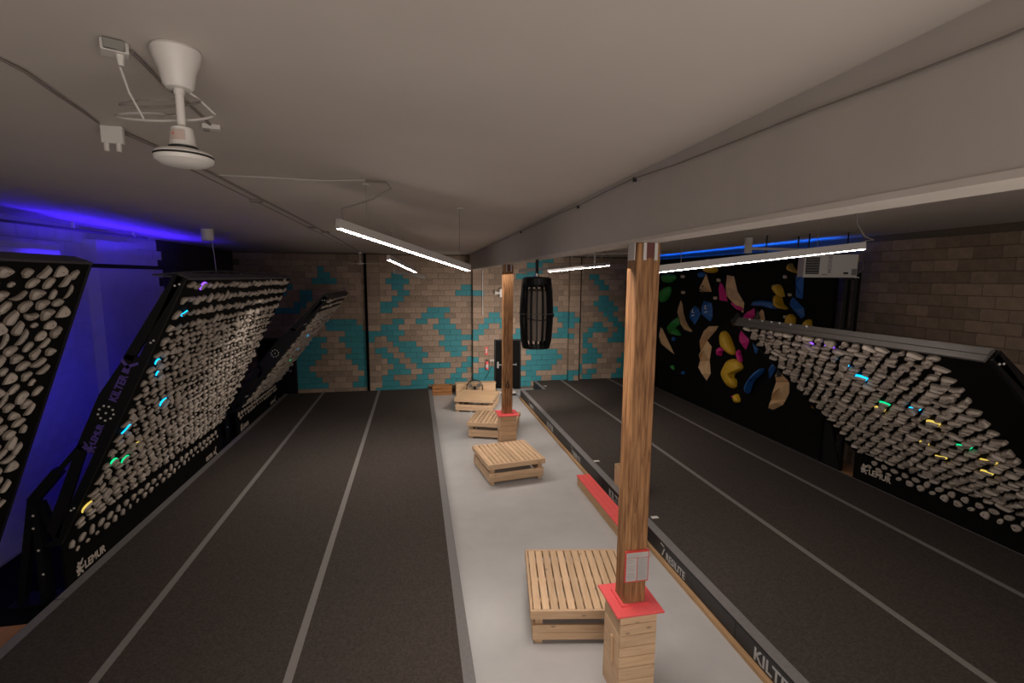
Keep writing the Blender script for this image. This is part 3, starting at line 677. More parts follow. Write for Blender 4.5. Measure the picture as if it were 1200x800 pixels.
MB().lathe([(.06, 1.06), (.20, 1.05), (.243, 1.10), (.246, 1.20), (.20, 1.215), (.03, 1.23)], 28).build('cap', M['blacksteel'], t)
MB().lathe([(.10, -.01), (.232, 0), (.232, .03), (.10, .03)], 28).build('base_ring', M['blacksteel'], t)
ring = MB()
ring.tube([(.297*math.cos(2*math.pi*i/36), .297*math.sin(2*math.pi*i/36), .60-.0) for i in range(37)], .006, 5)
ring.build('strap', M['railgrey'], t)
MB().tube([(-.297*math.cos(math.pi*(i/12)), -.297*math.sin(math.pi*(i/12))-.006, .60-.10*math.sin(math.pi*i/12)) for i in range(13)], .008, 5).build('cord', M['blacksteel'], t)
MB().tube([(.0, 0, 1.23), (0, 0, 1.28)], .035, 10).build('swivel', M['steel'], t)
MB().tube([(0, 0, 1.28), (0, 0, zb(8.1)-.035-3.07)], .028, 8).build('hanger', M['blacksteel'], t)
for i, (dx) in enumerate((-.04, .03)): MB().bbox(dx-.02, dx+.035, -.262, -.235, .03, .10, .003).build('badge', M['vinyl' if i else 'blacksteel'], t) if i == 0 else None
lettering('?', .05, M['paper'], t, (-.04, -.265, .045), (1, 0, 0), (0, 0, 1), name='badge_mark') if False else None

# ------------------------------------------------------------------ floor mats
ZL, ZR = 0.20, 0.30
XS0, XS1 = -4.55, 0.53
t = empty('floor_mat', (0, 0, 0), 0, 'wide dark carpeted mat on the left of the aisle with two grey tape lines', 'mat')
MB().box(XS0, XS1, -5.0, YB-PD-.01, 0.0, ZL-.004).build('foam', M['vinyl'], t)
MB().box(XS0+.13, XS1-.125, -5.0, YB-PD-.01, ZL-.004, ZL).build('carpet', M['carpet'], t)
for a, b in ((XS0, XS0+.13), (XS1-.125, XS1)): MB().box(a, b, -5.0, YB-PD-.01, ZL-.004, ZL+.001).build('edge_band', M['edgeband'], t)
for x in (-3.26, -1.345): MB().box(x-.045, x+.045, -5.0, YB-PD-.012, ZL+.0005, ZL+.003).build('tape_line', M['tape'], t)
for y in (6.65,): MB().box(XS0, XS0+.13, y, y+.012, ZL+.001, ZL+.002).build('seam', M['seam'], t)
t = empty('floor_mat', (0, 0, 0), 0, 'raised dark carpeted mat right of the aisle with printed black side', 'mat')
XK, XE = 3.63, 8.66
MB().box(XK, 4.45, -5.0, 16.55, 0.0, ZR-.004).box(4.451, XE, -5.0, YB-.02, 0.0, ZR-.004).build('foam', M['vinyl'], t)
MB().box(XK+.14, 4.45, -5.0, 16.45, ZR-.004, ZR).box(4.451, XE, -5.0, YB-.02, ZR-.004, ZR).build('carpet', M['carpet'], t)
MB().box(XK, XK+.14, -5.0, 16.55, ZR-.004, ZR+.001).build('edge_band', M['edgeband'], t)
MB().box(XE-.035, XE, -5.0, YB-.03, ZR+.0005, ZR+.002).build('edge_band', M['edgeband'], t)
MB().box(4.451, 4.57, 16.56, YB-.02, ZR+.0005, ZR+.002).build('edge_band', M['edgeband'], t)
MB().box(XK-.006, XK-.0005, -5.0, 16.55, ZR-.022, ZR-.014).build('piping', M['seam'], t)
MB().box(XK-.06, XK-.001, -5.0, 16.5, 0.0, 0.055).build('wood_curb', M['curb'], t)
for y in (8.75, 4.6): MB().box(XK-.003, XK-.0005, y, y+.01, .06, ZR-.02).build('seam', M['seam'], t)
for x in (5.57, 7.52): MB().box(x-.045, x+.045, -5.0, YB-.03, ZR+.0005, ZR+.003).build('tape_line', M['tape'], t)
for y, txt, kind in ((4.28, 'KILTER', 'k'), (6.22, 'RESILITE', 'r'), (8.42, 'KILTER', 'k'), (10.62, 'RESILITE', 'r'), (12.98, 'KILTER', 'k'), (15.1, 'RESILITE', 'r')):
    lettering(txt, .205 if kind == 'k' else .155, M['print'], t, (XK-.003, y, .085), (0, -1, 0), (0, 0, 1), bold=.004 if kind == 'k' else .002, squash=1.0 if kind == 'k' else .93)
    if kind == 'r':
        MB().prism([(0, 0), (.03, 0), (.09, .13), (.06, .13)], .002, ((XK-.004, y+.12, .09), (0, -1, 0), (0, 0, 1), (-1, 0, 0))).build('slash_mark', M['print'], t)
        MB().prism([(0, 0), (.10, -.01), (.10, .008), (0, .02)], .002, ((XK-.004, y+.16, .245), (0, -1, 0), (0, 0, 1), (-1, 0, 0))).build('slash_mark', M['print'], t)
for (x, y, lab) in ((3.82, 9.62, 'white tag on the right mat edge, middle one of three'), (3.86, 7.05, 'white tag on the right mat edge by the near post'), (4.66, 17.02, 'white tag on the right mat edge near the back wall')):
    o = MB().box(x-.05, x+.07, y-.035, y+.035, ZR+.002, ZR+.008).build('mat_tag', M['white']); tag(o, lab, 'tag')

# red bench step against the right mat
t = empty('bench_step', (3.38, 7.9, 0), 0, 'low bench with coral red slat top against the right mat side', 'bench')
for i in range(3):
    a = -.15+i*.096
    MB().bbox(a+.001, a+.0945, -1.25, 1.31, .178, .20, .003).build('slat', M['redslat'], t)
MB().bbox(-.14, -.105, -1.22, 1.28, 0.0, .177, .004).build('front_board', M['curb'], t)
MB().bbox(-.104, .125, 1.245, 1.28, 0.0, .177, .004).build('end_board', M['curb'], t)
MB().bbox(-.104, .125, -1.22, -1.185, 0.0, .177, .004).build('end_board', M['curb'], t)
# open plywood bin on the mat behind the near post
t = empty('open_bin', (3.95, 8.27, ZR+.002), 0, 'tall open plywood bin on the right mat, half hidden by the near post', 'bin')
for a, b, c_, d in ((-.2, -.182, -.2, .2), (.182, .2, -.2, .2), (-.181, .181, -.2, -.182), (-.181, .181, .182, .2)):
    MB().box(a, b, c_, d, 0, .40).build('side_panel', M['ply'], t)
MB().box(-.18, .18, -.18, .18, 0, .018).build('bottom', M['ply'], t)

# wooden subfloor strips under the boards
o = MB().box(XL+.0, XS0-.002, -5, YB-.25, 0, .05).build('trim_1', M['chip']); o['kind'] = 'structure'
o = MB().box(XE+.002, XR-.03, -5, YB-.25, 0, .26).build('trim_2', M['chip']); o['kind'] = 'structure'

o = MB().box(XL+.01, XS0-.004, 6.45, 17.0, .0505, .056).build('trim_3', M['black']); o['kind'] = 'structure'  # black rubber pad under the left board frames

# ------------------------------------------------------------------ training boards
def outline(kind, rnd):
    n = 14; pts = []
    for i in range(n):
        a = 2*math.pi*i/n
        if kind == 0: x, y = .085*math.cos(a), .050*math.sin(a)                                        # oval
        elif kind == 1:                                                                                # teardrop
            x = .095*math.cos(a); y = .058*math.sin(a)*(1-.55*math.cos(a)) - .0
        elif kind == 2:                                                                                # crescent
            x = .100*math.cos(a); y = .042*math.sin(a) + .034*(math.cos(a)**2)
        elif kind == 3: x = .066*math.cos(a)*(1+.16*math.cos(3*a)); y = .062*math.sin(a)*(1+.10*math.cos(2*a))  # blunt
        elif kind == 4:                                                                                # wedge
            r_ = .075*(1+.20*math.cos(3*a+.6)); x, y = r_*1.1*math.cos(a), r_*.82*math.sin(a)
        elif kind == 5: x = .112*math.cos(a); y = .036*math.sin(a)*(1+.35*math.cos(a)) + .022*math.cos(2*a)   # long horn
        else: x, y = .052*math.cos(a), .034*math.sin(a)                                                # small oval
        pts.append((x*(1+rnd.uniform(-.06, .06)), y*(1+rnd.uniform(-.06, .06))))
    return pts
def hold_mesh(kind, seed, sidemat):
    rnd = random.Random(seed); o = outline(kind, rnd); h = (.045, .052, .046, .058, .055, .044, .030)[kind]*rnd.uniform(.85, 1.15)
    tx, ty = rnd.uniform(-.008, .008), rnd.uniform(-.004, .010)
    lev = ((1.0, 0), (.985, .32), (.90, .46), (.84, .74), (.70, .98), (.30, 1.02))
    mb = MB(); rings = []
    for s, z in lev:
        rings.append([(x*s+tx*z*(1 if s < 1 else 0), y*s+ty*z, z*h*(1+.25*y/.06 if s < .95 else 1)) for x, y in o])
    n = len(o); vs = [p for r in rings for p in r]; fs = []; mi = []
    for k in range(len(rings)-1):
        for i in range(n):
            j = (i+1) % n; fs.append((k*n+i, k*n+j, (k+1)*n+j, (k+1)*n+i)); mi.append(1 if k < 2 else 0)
    fs.append(tuple((len(rings)-1)*n+i for i in range(n))); mi.append(0)
    zt = h*1.035; b = len(vs); bx, by = tx, ty
    vs += [(bx+.0115*math.cos(a), by+.0115*math.sin(a), zt+.0008) for a in [math.pi*i/3 for i in range(6)]]
    fs.append(tuple(range(b, b+6))); mi.append(2)
    me = bpy.data.meshes.new('hold'); me.from_pydata(vs, [], fs)
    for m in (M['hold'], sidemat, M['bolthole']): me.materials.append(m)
    for p, q in zip(me.polygons, mi): p.material_index = q; p.use_smooth = q != 2
    try: me.set_sharp_from_angle(angle=math.radians(32))
    except Exception: pass
    me.update(); return me
HM = {k: [hold_mesh(k, 100*k+s, M['holdside']) for s in range(3)] for k in range(7)}
LIT = {c: [hold_mesh(k, 700+k, M[c+'_lit']) for k in (1, 5)] for c in ('cyan', 'green', 'yellowled', 'purple')}
for c in LIT:
    for me in LIT[c]:
        pass

def emblem(parent, o, ex, ey, ez, m, s=1.0):
    """little climbing animal emblem: body, head with tufts, curled tail"""
    mb = MB(); F = (o, ex, ey, ez)
    def disc(cx, cy, rx, ry, rot=0.0):
        mb.prism([(s*(cx+rx*math.cos(a)*math.cos(rot)-ry*math.sin(a)*math.sin(rot)), s*(cy+rx*math.cos(a)*math.sin(rot)+ry*math.sin(a)*math.cos(rot))) for a in [2*math.pi*i/12 for i in range(12)]], .003, F)
    disc(.06, .05, .030, .045, .3); disc(.085, .11, .026, .022); disc(.05, .125, .014, .024, .5); disc(.115, .135, .012, .024, -.5)
    disc(.02, .04, .012, .035, .4); disc(.115, .05, .026, .011, .4); disc(.10, .00, .014, .024, .5); disc(.03, .10, .012, .018, -.6); disc(.035, -.005, .026, .011)
    return mb.build('emblem', m, parent)

def logo_fork(parent, o, ex, ey, ez, m, L=.42, s=1.0):
    """name in a bar that ends in a two-pronged fork"""
    mb = MB(); F = (o, ex, ey, ez)
    mb.prism([(L, 0), (L+.06, 0), (L+.06, .085*s), (L, .085*s)], .003, F)
    mb.prism([(L+.05, .03*s), (L+.13, .16*s), (L+.165, .15*s), (L+.085, .0)], .003, F)
    mb.prism([(L+.05, .055*s), (L+.085, .08*s), (L+.19, -.05*s), (L+.16, -.07*s)], .003, F)
    return mb.build('emblem', m, parent)

def training_board(label, hx, side, Y0, Y1, ux, uz, L, hz, zk, seed, holds, lit, near_logo, far_logo, sparse_top, border=(.12, .12, .08), plates=('near', 'far'), cap='thin'):
    """hx hinge x, side +1 overhangs to +X; (ux,uz) unit vector up the board; Y0 near end, Y1 far end"""
    t = empty('training_board', (hx, (Y0+Y1)/2, zk), 0, label, 'climbing board', 'tilted training boards full of grey holds')
    org = Vector((0, 0, hz-zk)); yc = (Y0+Y1)/2
    u = Vector((ux, 0, uz)); nf = Vector((uz*side, 0, -abs(ux)))       # front normal: out over the mat and down
    nb = -nf; ey = Vector((0, 1, 0))
    P = lambda s, y, d=0.0: org + u*s + ey*(y-yc) + nb*d
    # panel
    mb = MB(); q = [P(0, Y0), P(0, Y1), P(L, Y1), P(L, Y0)]; r = [p+nb*.03 for p in q]
    if side > 0: mb.loft([r, q])
    else: mb.loft([q, r])
    mb.build('panel', M['black'], t)
    # kicker
    k0 = 0.0; h = hz-zk
    x0, x1 = (-.03, .0) if side > 0 else (0.0, .03)
    MB().box(x0, x1, Y0-yc, Y1-yc, .0, h-.012).build('kicker', M['black'], t)
    # frame plates at both ends
    S = L/3.83
    def plate(yy, sgn):
        pb = empty('side_frame'); pb.parent = t
        F = (P(0, yy), u, nb, ey*sgn)
        m = MB()
        for poly in ([(.02, .0), (L, .0), (L, .10), (.02, .10)], [(1.30*S, .10), (2.68*S, .10), (2.66*S, .24), (2.05*S, .33), (1.30*S, .31)],
                     [(2.60*S, .15), (2.60*S, .26), (L, .14), (L, .03), (3.5*S, .05)], [(1.36*S, .20), (1.36*S, .31), (.15, .22), (.10, .05), (.35, .09)]):
            m.prism(poly, .045, F)
        m.build('plate', M['blacksteel'], pb)
        bt = MB()
        for (s_, d_) in [(3.74, .035), (3.70, .075), (2.95, .03), (2.91, .05), (.55, .04), (.51, .06)]+[(1.86+.10*math.cos(a)*(1 if i % 2 else .9), .17+.085*math.sin(a)) for i, a in enumerate([2*math.pi*i/9 for i in range(9)])]+[(1.86, .17)]:
            p = P(s_*S, yy) + nb*d_ + ey*sgn*.045
            bt.tube([p, p+ey*sgn*.008], .014, 6)
        bt.build('bolts', M['boltw'], pb)['kind'] = 'stuff'
        if sgn < 0:
            lm = mat('purple_print', (.10, .06, .32), .5)  # pale lettering with the blue LED light painted into its colour
            o_ = P(2.03*S, yy) - ey*.0475
            lettering('KILTER', .125, lm, pb, o_+nb*.12, tuple(u), tuple(nb), bold=.004, squash=.95) if seed == 2 else None
            if seed == 2: logo_fork(pb, o_+nb*.13, tuple(u), tuple(nb), (0, -1, 0), lm, L=.40, s=.9)
            if seed == 2:
                o2 = P(1.42*S, yy) - ey*.0475
                lettering('LEMUR', .10, lm, pb, o2+nb*.13, tuple(u), tuple(nb), bold=.004, squash=.9)
                emblem(pb, P(1.30*S, yy)-ey*.046+nb*.12, tuple(u*1.0), tuple(nb), (0, -1, 0), lm, .9)
        return pb
    if 'near' in plates: plate(Y0-.002, -1)
    if 'far' in plates: plate(Y1+.002, 1)
    # legs and actuators
    def stand(yy):
        st = empty('stand'); st.parent = t
        w = -side
        zf = .058-zk if side > 0 else .265-zk
        hub = Vector((w*.27, yy-yc, hz-zk+.62)); E = P(1.32*S, yy, .30)
        if side < 0: hub = Vector((w*.36, yy-yc, hz-zk+.30))
        MB().bar(E, hub+(E-hub)*.1, .05, .05, (0, 1, 0)).build('actuator', M['blacksteel'], st)
        MB().bar(E+(hub-E)*.45, hub, .11, .11, (0, 1, 0)).build('actuator_sleeve', M['blacksteel'], st)
        MB().bar(hub+Vector((0, 0, .02)), (w*.53, yy-yc, zf), .08, .09, (0, 1, 0)).build('leg', M['blacksteel'], st)
        MB().bar(hub+Vector((-w*.04, 0, -.02)), (w*.24, yy-yc, zf), .08, .14, (0, 1, 0)).build('leg', M['blacksteel'], st)
        MB().bar(hub+Vector((-w*.08, 0, -.02)), (w*.05, yy-yc, hz-zk+.08), .07, .08, (0, 1, 0)).build('brace', M['blacksteel'], st)
        MB().bar((w*.22, yy-yc, hz-zk+.03), (w*.04, yy-yc, hz-zk+.03), .06, .07, (0, 1, 0)).build('crossbar', M['blacksteel'], st)
        MB().box(min(w*.60, w*.06), max(w*.60, w*.06), yy-yc-.16, yy-yc+.16, zf, zf+.03).build('foot_plate', M['blacksteel'], st)
        bb = MB()
        for x_, z_ in ((.245, .45), (.26, .28), (.235, -.02), (.215, -.35)): bb.tube([(w*x_, yy-yc-.05, hz-zk+z_), (w*x_, yy-yc-.075, hz-zk+z_)], .016, 6)
        bb.build('bolts', M['boltw'], st)['kind'] = 'stuff'
    stand(Y0+.02); stand(Y1-.10)
    # back frame ribs
    for i in range(5):
        yy = Y0+.25+(Y1-Y0-.5)*i/4
        MB().bar(P(.1, yy, .075), P(L-.05, yy, .075), .05, .085, tuple(ey)).build('back_rib', M['blacksteel'], t)
    # top cap
    if cap == 'thin':
        MB().bar(P(L+.012, Y0, .06), P(L+.012, Y1, .06), .17, .022, tuple(u)).build('top_rail', M['purplegrey'], t)
    elif cap == 'truss':
        MB().bar(P(L+.012, Y0, .05), P(L+.012, Y1, .05), .14, .03, tuple(u)).build('top_rail', M['purplegrey'], t)
        n = 12; prev = None; mb = MB(); Wd = Vector((-side*.34, 0, .0))
        arch = lambda f: .035+.075*math.sin(math.pi*f)
        for i in range(n+1):
            f = i/n; p = P(L+.02, Y0+(Y1-Y0)*f, .0)+Vector((-side*.05, 0, 0)); a = p; b = p+Wd+Vector((0, 0, arch(f)))
            mb.bar(a, b, .025, .02)
            if prev: mb.bar(prev[0], a, .025, .02); mb.bar(prev[1], b, .025, .02)
            prev = (a, b)
        mb.build('top_lattice', M['purplegrey'], t)
    else:
        MB().bar(P(L+.015, Y0, .05), P(L+.015, Y1, .05), .17, .03, tuple(u)).build('top_rail', M['railgrey'], t)
        MB().bar(P(L+.035, Y0, .075), P(L+.035, Y1, .075), .07, .02, tuple(u)).build('top_flange', M['railgrey'], t)
        bb = MB()
        for f in (.60, .68, .74, .785, .84, .92):
            p = P(L+.045, Y0+(Y1-Y0)*f, .10); bb.tube([p, p+u*.02], .014, 6)
        bb.build('bolts', M['boltw'], t)['kind'] = 'stuff'
    # holds
    rnd = random.Random(seed); pos = []
    ya, yb = holds
    ncol = int(round((yb-ya)/.203)); pitch = (yb-ya)/ncol
    row = 0; s = L-.10
    while s > .10:
        inter = row % 2 == 1
        if not (inter and row < 2*sparse_top):
            for c_ in range(ncol+(0 if inter else 1)):
                y = ya + pitch*(c_+(.5 if inter else 0))
                pos.append([s+rnd.uniform(-.012, .012), y+rnd.uniform(-.012, .012), inter])
        s -= .1015; row += 1
    for p in pos: p.append((P(p[0], p[1])+Vector((hx, yc, zk))-Vector((0, 0, 4.27))).length)
    pos.sort(key=lambda p: p[3])
    litmap = {}
    for (ls, ly, c_) in lit:
        best = min(range(len(pos)), key=lambda i: (pos[i][0]-ls)**2+(pos[i][1]-ly)**2); litmap[best] = c_
    stuff = []; n = 0
    X = ey if side > 0 else -ey                       # local x of a hold runs along the board to the right as seen from the front
    def hm(s_, y_, ang, sc):
        xx = (X*math.cos(ang)+u*math.sin(ang)); zz = nf; yy_ = zz.cross(xx)
        return frame_matrix(P(s_, y_), xx*sc, yy_*sc, zz*sc)
    limit = 284
    for i, (s_, y_, inter, d) in enumerate(pos):
        if inter: kind = rnd.choice((6, 6, 0, 3, 1)) if seed != 1 else rnd.choice((1, 4, 2, 3, 0, 6))
        else: kind = rnd.choice((0, 1, 1, 2, 2, 4, 5, 3))
        ang = rnd.gauss(.35 if seed != 1 else .75, .35) + (math.pi if rnd.random() < .12 else 0)
        sc = rnd.uniform(.80, 1.04)*{1: (.80, .78), 2: (.92, .80), 3: (.88, .78), 4: (1.12, 1.0)}[seed][inter]
        me = rnd.choice(HM[kind])
        if i in litmap:
            me = LIT[litmap[i]][i % 2]
        mx = hm(s_, y_, ang, sc)
        if n < limit or i in litmap:
            o = inst('hold', me, t, mat4=mx); n += 1
            if i in litmap: o['label'] = {'cyan': 'cyan lit hold', 'green': 'green lit hold', 'yellowled': 'yellow lit hold', 'purple': 'violet lit hold'}[litmap[i]]
        else: stuff.append((me, mx))
    # footholds on the kicker
    fx = 0.001*side; kz = h; m = 0
    for rowz, off, kinds, sc in ((kz-.085, 0, (0, 3), .85 if side > 0 else .88), (kz-.195, .5, (6, 3), .80 if side > 0 else 1.0)):
        y = ya + pitch*off
        while y < yb:
            xx = X; zz = Vector((side, 0, 0)); yy_ = zz.cross(xx)
            a = rnd.choice((0, .5, 1.2)) ; xr = xx*math.cos(a)+yy_*math.sin(a); yr = zz.cross(xr)
            mx = frame_matrix((fx, y-yc, rowz), xr*sc, yr*sc, zz*sc*.8)
            if m < 14 and y < Y0+4: inst('foothold', HM[rnd.choice(kinds)][0], t, mat4=mx); m += 1
            else: stuff.append((HM[rnd.choice(kinds)][0], mx))
            y += pitch
    if stuff: merge('far_holds', stuff, t, [M['hold'], M['holdside'], M['bolthole']])
    # printed names on the kicker; text runs along X as seen from the front
    ez = (side, 0, 0); ky = .20
    def name(txt, y, emb):
        o = Vector((side*.002, y-yc, ky))
        lettering(txt, .155, M['printcream'], t, o+X*.17, tuple(X), (0, 0, 1), bold=.004, squash=.95)
        emblem(t, tuple(o), tuple(X), (0, 0, 1), ez, M['printcream'], 1.15)
    def fork(y):
        o = Vector((side*.002, y-yc, ky))
        lettering('KILTER', .12, M['printcream'], t, o, tuple(X), (0, 0, 1), bold=.004, squash=.9)
        logo_fork(t, tuple(o), tuple(X), (0, 0, 1), ez, M['printcream'], L=.40)
    if near_logo is not None: name('LEMUR', near_logo, True)
    if far_logo is not None: fork(far_logo)
    return t

n2 = math.hypot(1.70, 3.42)
training_board('long tilted board of grey holds in the middle of the left side', -4.55, 1, 6.90, 12.15, 1.70/n2, 3.42/n2, 3.83, .80, .052, 2,
    (7.05, 12.0), [(3.26, 7.26, 'cyan'), (2.64, 7.17, 'cyan'), (2.39, 7.4, 'cyan'), (1.83, 7.93, 'cyan'), (1.6, 7.13, 'cyan'), (1.02, 7.27, 'green'), (1.0, 7.5, 'green'), (.41, 7.0, 'yellowled'), (1.22, 7.73, 'yellowled'), (3.75, 7.45, 'purple')],
    7.08, 11.25, 3, cap='truss')
n1 = math.hypot(1.38, 3.60)
training_board('tilted board of large grey holds cut by the left edge, nearest the camera', -4.55, 1, 1.9, 5.60, 1.38/n1, 3.60/n1, 3.85, .79, .052, 1,
    (3.42, 5.42), [], None, None, 0, plates=('far',))
n3 = math.hypot(2.35, 2.92)
training_board('tilted board of grey holds at the far end of the left side, smallest in view', -4.55, 1, 13.2, 16.95, 2.35/n3, 2.92/n3, 3.75, .80, .052, 3,
    (13.32, 16.8), [(2.2, 14.9, 'cyan'), (1.7, 15.3, 'cyan'), (3.0, 14.9, 'cyan'), (1.11, 15.27, 'green'), (1.14, 15.6, 'green')], 13.4, 16.1, 2)
ux, uz = -.742, .670
training_board('steeply tilted board of grey holds on the right under a grey top rail', 8.65, -1, 3.86, 7.86, ux, uz, 3.90, .85, ZR+.003, 4,
    (4.45, 7.62), [(3.72, 6.28, 'purple'), (3.72, 5.87, 'purple'), (3.3, 5.86, 'cyan'), (2.95, 5.79, 'cyan'), (2.55, 5.35, 'cyan'), (2.36, 5.76, 'green'), (1.81, 5.08, 'green'), (2.17, 6.1, 'yellowled'), (2.17, 5.32, 'yellowled'), (1.47, 5.66, 'yellowled'), (1.09, 5.63, 'yellowled'), (1.63, 4.86, 'yellowled'), (1.1, 5.01, 'yellowled')],
    7.70, None, 0, cap='rail')

# ------------------------------------------------------------------ black climbing wall on the right with its shapes
XW = 8.66
cw = MB().box(XW, XW+.09, 8.72, YB-.02, ZR-.04, 4.95).build('climbing_wall', M['black']); cw['kind'] = 'structure'
MB().box(XW-.02, XW, 8.72, YB-.02, ZR-.04, ZR+.03).build('sill', M['seam'], cw)
COLN = {'blue': 'blue', 'yellow': 'yellow', 'pink': 'pink', 'green': 'green', 'wood': 'bare plywood', 'black': 'glossy black', 'cream': 'cream'}
WLAB = [
 'bare plywood spike right beside the near post, pointing down right', 'tall green rounded hold at left of the climbing wall', 'dim green dome hold above the tall green one',
 'thin plywood crescent volume, tips up and down, left of the blue pair', 'green angular volume below left of the thin plywood crescent', 'small green cluster hold under the green angular volume',
 'tiny blue hold under the green cluster', 'blue volume with white marking, smaller and left of the pair', 'blue volume with white marking, larger and right of the pair',
 'plywood triangle with dark spots below the big yellow dome', 'large yellow dome hold behind the hanging lamp', 'round blue hold beside the large yellow dome',
 'pink cone volume between the plywood triangle and the long plywood volume', 'long bent plywood volume reaching down to a pink hold', 'long pink hold across the tip of the bent plywood volume',
 'glossy black volume left of the pink volume at the board corner', 'pink volume just above the corner of the right board', 'pink kite volume just under the corner of the right board',
 'long flat blue hold running left to the yellow holds', 'yellow hold, upper of the touching pair', 'yellow hook shaped hold, lower of the touching pair', 'wide blue volume right of the yellow hook hold',
 'tall dark blue volume under the grey heater', 'yellow hold by the heater corner, highest on the right', 'upright yellow hold cut by the right board rail', 'yellow cone hold on the rail of the right board, rightmost',
 'small plywood volume with black inlay above the right board', 'folded plywood volume, top piece of the three stacked in the middle', 'folded plywood volume, middle piece of the three stacked',
 'folded plywood volume, bottom piece of the three stacked, pointed', 'long yellow leaf shaped hold beside the folded plywood volumes', 'small pink blob hold left of the long yellow leaf',
 'small pink hold above the big yellow ear shape', 'big yellow ear shaped hold low on the climbing wall', 'small yellow hold under the big yellow ear', 'tiny pink hold left of the small yellow one',
 'tiny green hold low on the left of the wall', 'tiny blue hold low beside the folded plywood volumes', 'narrow blue volume left of the slanted plywood blade', 'slanted plywood blade volume under the board corner',
 'long slanted blue hold below the slanted plywood blade', 'short blue kite hold above the plywood crescent', 'large plywood crescent, top section with black inlay', 'large plywood crescent, middle section', 'large plywood crescent, bottom section with yellow hold',
 'little yellow hold alone, lowest right on the climbing wall', 'cream knob hold, highest on the left of the wall', 'cream knob hold between the post and the plywood triangle', 'cream knob hold under the yellow dome', 'cream knob hold left of the pink cone',
 'cream knob hold, highest by the heater', 'cream knob hold right of the upper yellow hold', 'cream knob hold with red dot above the right board']
def wall_shape(i, kind, col, poly):
    cy = sum(p[0] for p in poly)/len(poly); cz = sum(p[1] for p in poly)/len(poly)
    R = max(math.hypot(p[0]-cy, p[1]-cz) for p in poly); W_ = min(max(p[0] for p in poly)-min(p[0] for p in poly), max(p[1] for p in poly)-min(p[1] for p in poly))
    a = sum(poly[k][0]*poly[(k+1) % len(poly)][1]-poly[(k+1) % len(poly)][0]*poly[k][1] for k in range(len(poly)))
    if a > 0: poly = list(reversed(poly))             # seen from -X
    t = empty('volume' if kind == 'v' else 'climbing_hold', (XW, cy, cz), 0, WLAB[i], 'climbing volume' if kind == 'v' else 'climbing hold', 'shapes on the black climbing wall')
    m = M['h_'+col]
    if kind == 'v':
        d = min(.22, .34*W_)
        base = [(-.002, p[0]-cy, p[1]-cz) for p in poly]; n = len(base)
        # faceted: pull a ridge between the two far ends
        i0 = max(range(n), key=lambda q: base[q][1]**2+base[q][2]**2)
        rid = [(-d, base[q][1]*.35, base[q][2]*.35) for q in range(n)]
        mb = MB(); vs = base+[(-.008, b[1], b[2]) for b in base]; A = sum((Vector(r) for r in rid), Vector())/n
        v0 = Vector(base[i0]); i1 = max(range(n), key=lambda q: (Vector(base[q])-v0).length); v1 = Vector(base[i1])
        r0 = Vector((-d, v0.y*.35+v1.y*.05, v0.z*.35+v1.z*.05)); r1 = Vector((-d*.8, v1.y*.35, v1.z*.35))
        vs += [tuple(r0), tuple(r1)]; R0, R1 = 2*n, 2*n+1; fs = []
        for q in range(n):
            k = (q+1) % n
            fs.append((q, k, n+k, n+q))
            ra = R0 if (Vector(base[q])-v0).length < (Vector(base[q])-v1).length else R1
            rb = R0 if (Vector(base[k])-v0).length < (Vector(base[k])-v1).length else R1
            if ra == rb: fs.append((n+q, n+k, ra))
            else: fs.append((n+q, n+k, rb)); fs.append((n+q, rb, ra))
        mb.add(vs, fs); mb.build('body', m, t)
    else:
        d = min(.22, .6*W_); n = len(poly); P2 = [Vector((p[0]-cy, p[1]-cz)) for p in poly]
        for _ in range(1):                             # one round of corner cutting
            Q = []
            for q in range(len(P2)):
                a_, b_ = P2[q], P2[(q+1) % len(P2)]; Q += [a_*.78+b_*.22, a_*.22+b_*.78]
            P2 = Q
        rings = []
        for s, x in ((1.0, -.002), (1.02, -.25*d), (.93, -.6*d), (.72, -.88*d), (.38, -1.0*d), (.1, -1.02*d)):
            rings.append([(x, p.x*s, p.y*s) for p in P2])
        MB().loft(rings, cap0=False).build('body', m, t, smooth=True)
    sc = max(.006, min(.014, W_*.05))
    MB().tube([(-d-.004 if kind != 'v' else -.03, 0 if kind != 'v' else poly[0][0]*.9-cy*.9, 0 if kind != 'v' else poly[0][1]*.9-cz*.9), (-d*.6 if kind != 'v' else -.004, 0 if kind != 'v' else poly[0][0]*.9-cy*.9, 0 if kind != 'v' else poly[0][1]*.9-cz*.9)], sc, 6).build('bolt', M['bolthole'], t) if W_ > .12 else None
    if i in (7, 8):                                     # white marks on the blue pair
        g = MB(); dd = -min(.22, .34*W_)-.004
        for pts in ([(-.10, .16), (-.08, .04)], [(-.08, .06), (-.18, .05)], [(-.06, -.06), (-.20, -.02)]):
            g.bar((dd*.75, pts[0][0], pts[0][1]), (dd*.75, pts[1][0], pts[1][1]), .02, .02, (1, 0, 0))
        g.build('marking', M['chalk'], t)
    if i in (26, 42):
        MB().prism([(-.10, -.12), (.12, -.05), (.02, .18)], .012, ((-d*.82, 0, 0), (0, -1, 0), (0, 0, 1), (-1, 0, 0))).build('inlay', M['h_black'], t)
    if i == 9:
        for a_, b_ in ((-.08, -.05), (.02, .06), (.06, -.10)): MB().prism([(a_-.05, b_-.025), (a_+.05, b_-.01), (a_+.04, b_+.03), (a_-.04, b_+.02)], .01, ((-d*.7, 0, -.08), (0, -1, 0), (0, 0, 1), (-1, 0, 0))).build('inlay', M['h_black'], t)
    return t
for i, (kd, cl, poly) in enumerate(WALL_HOLDS): wall_shape(i, kd, cl, poly)

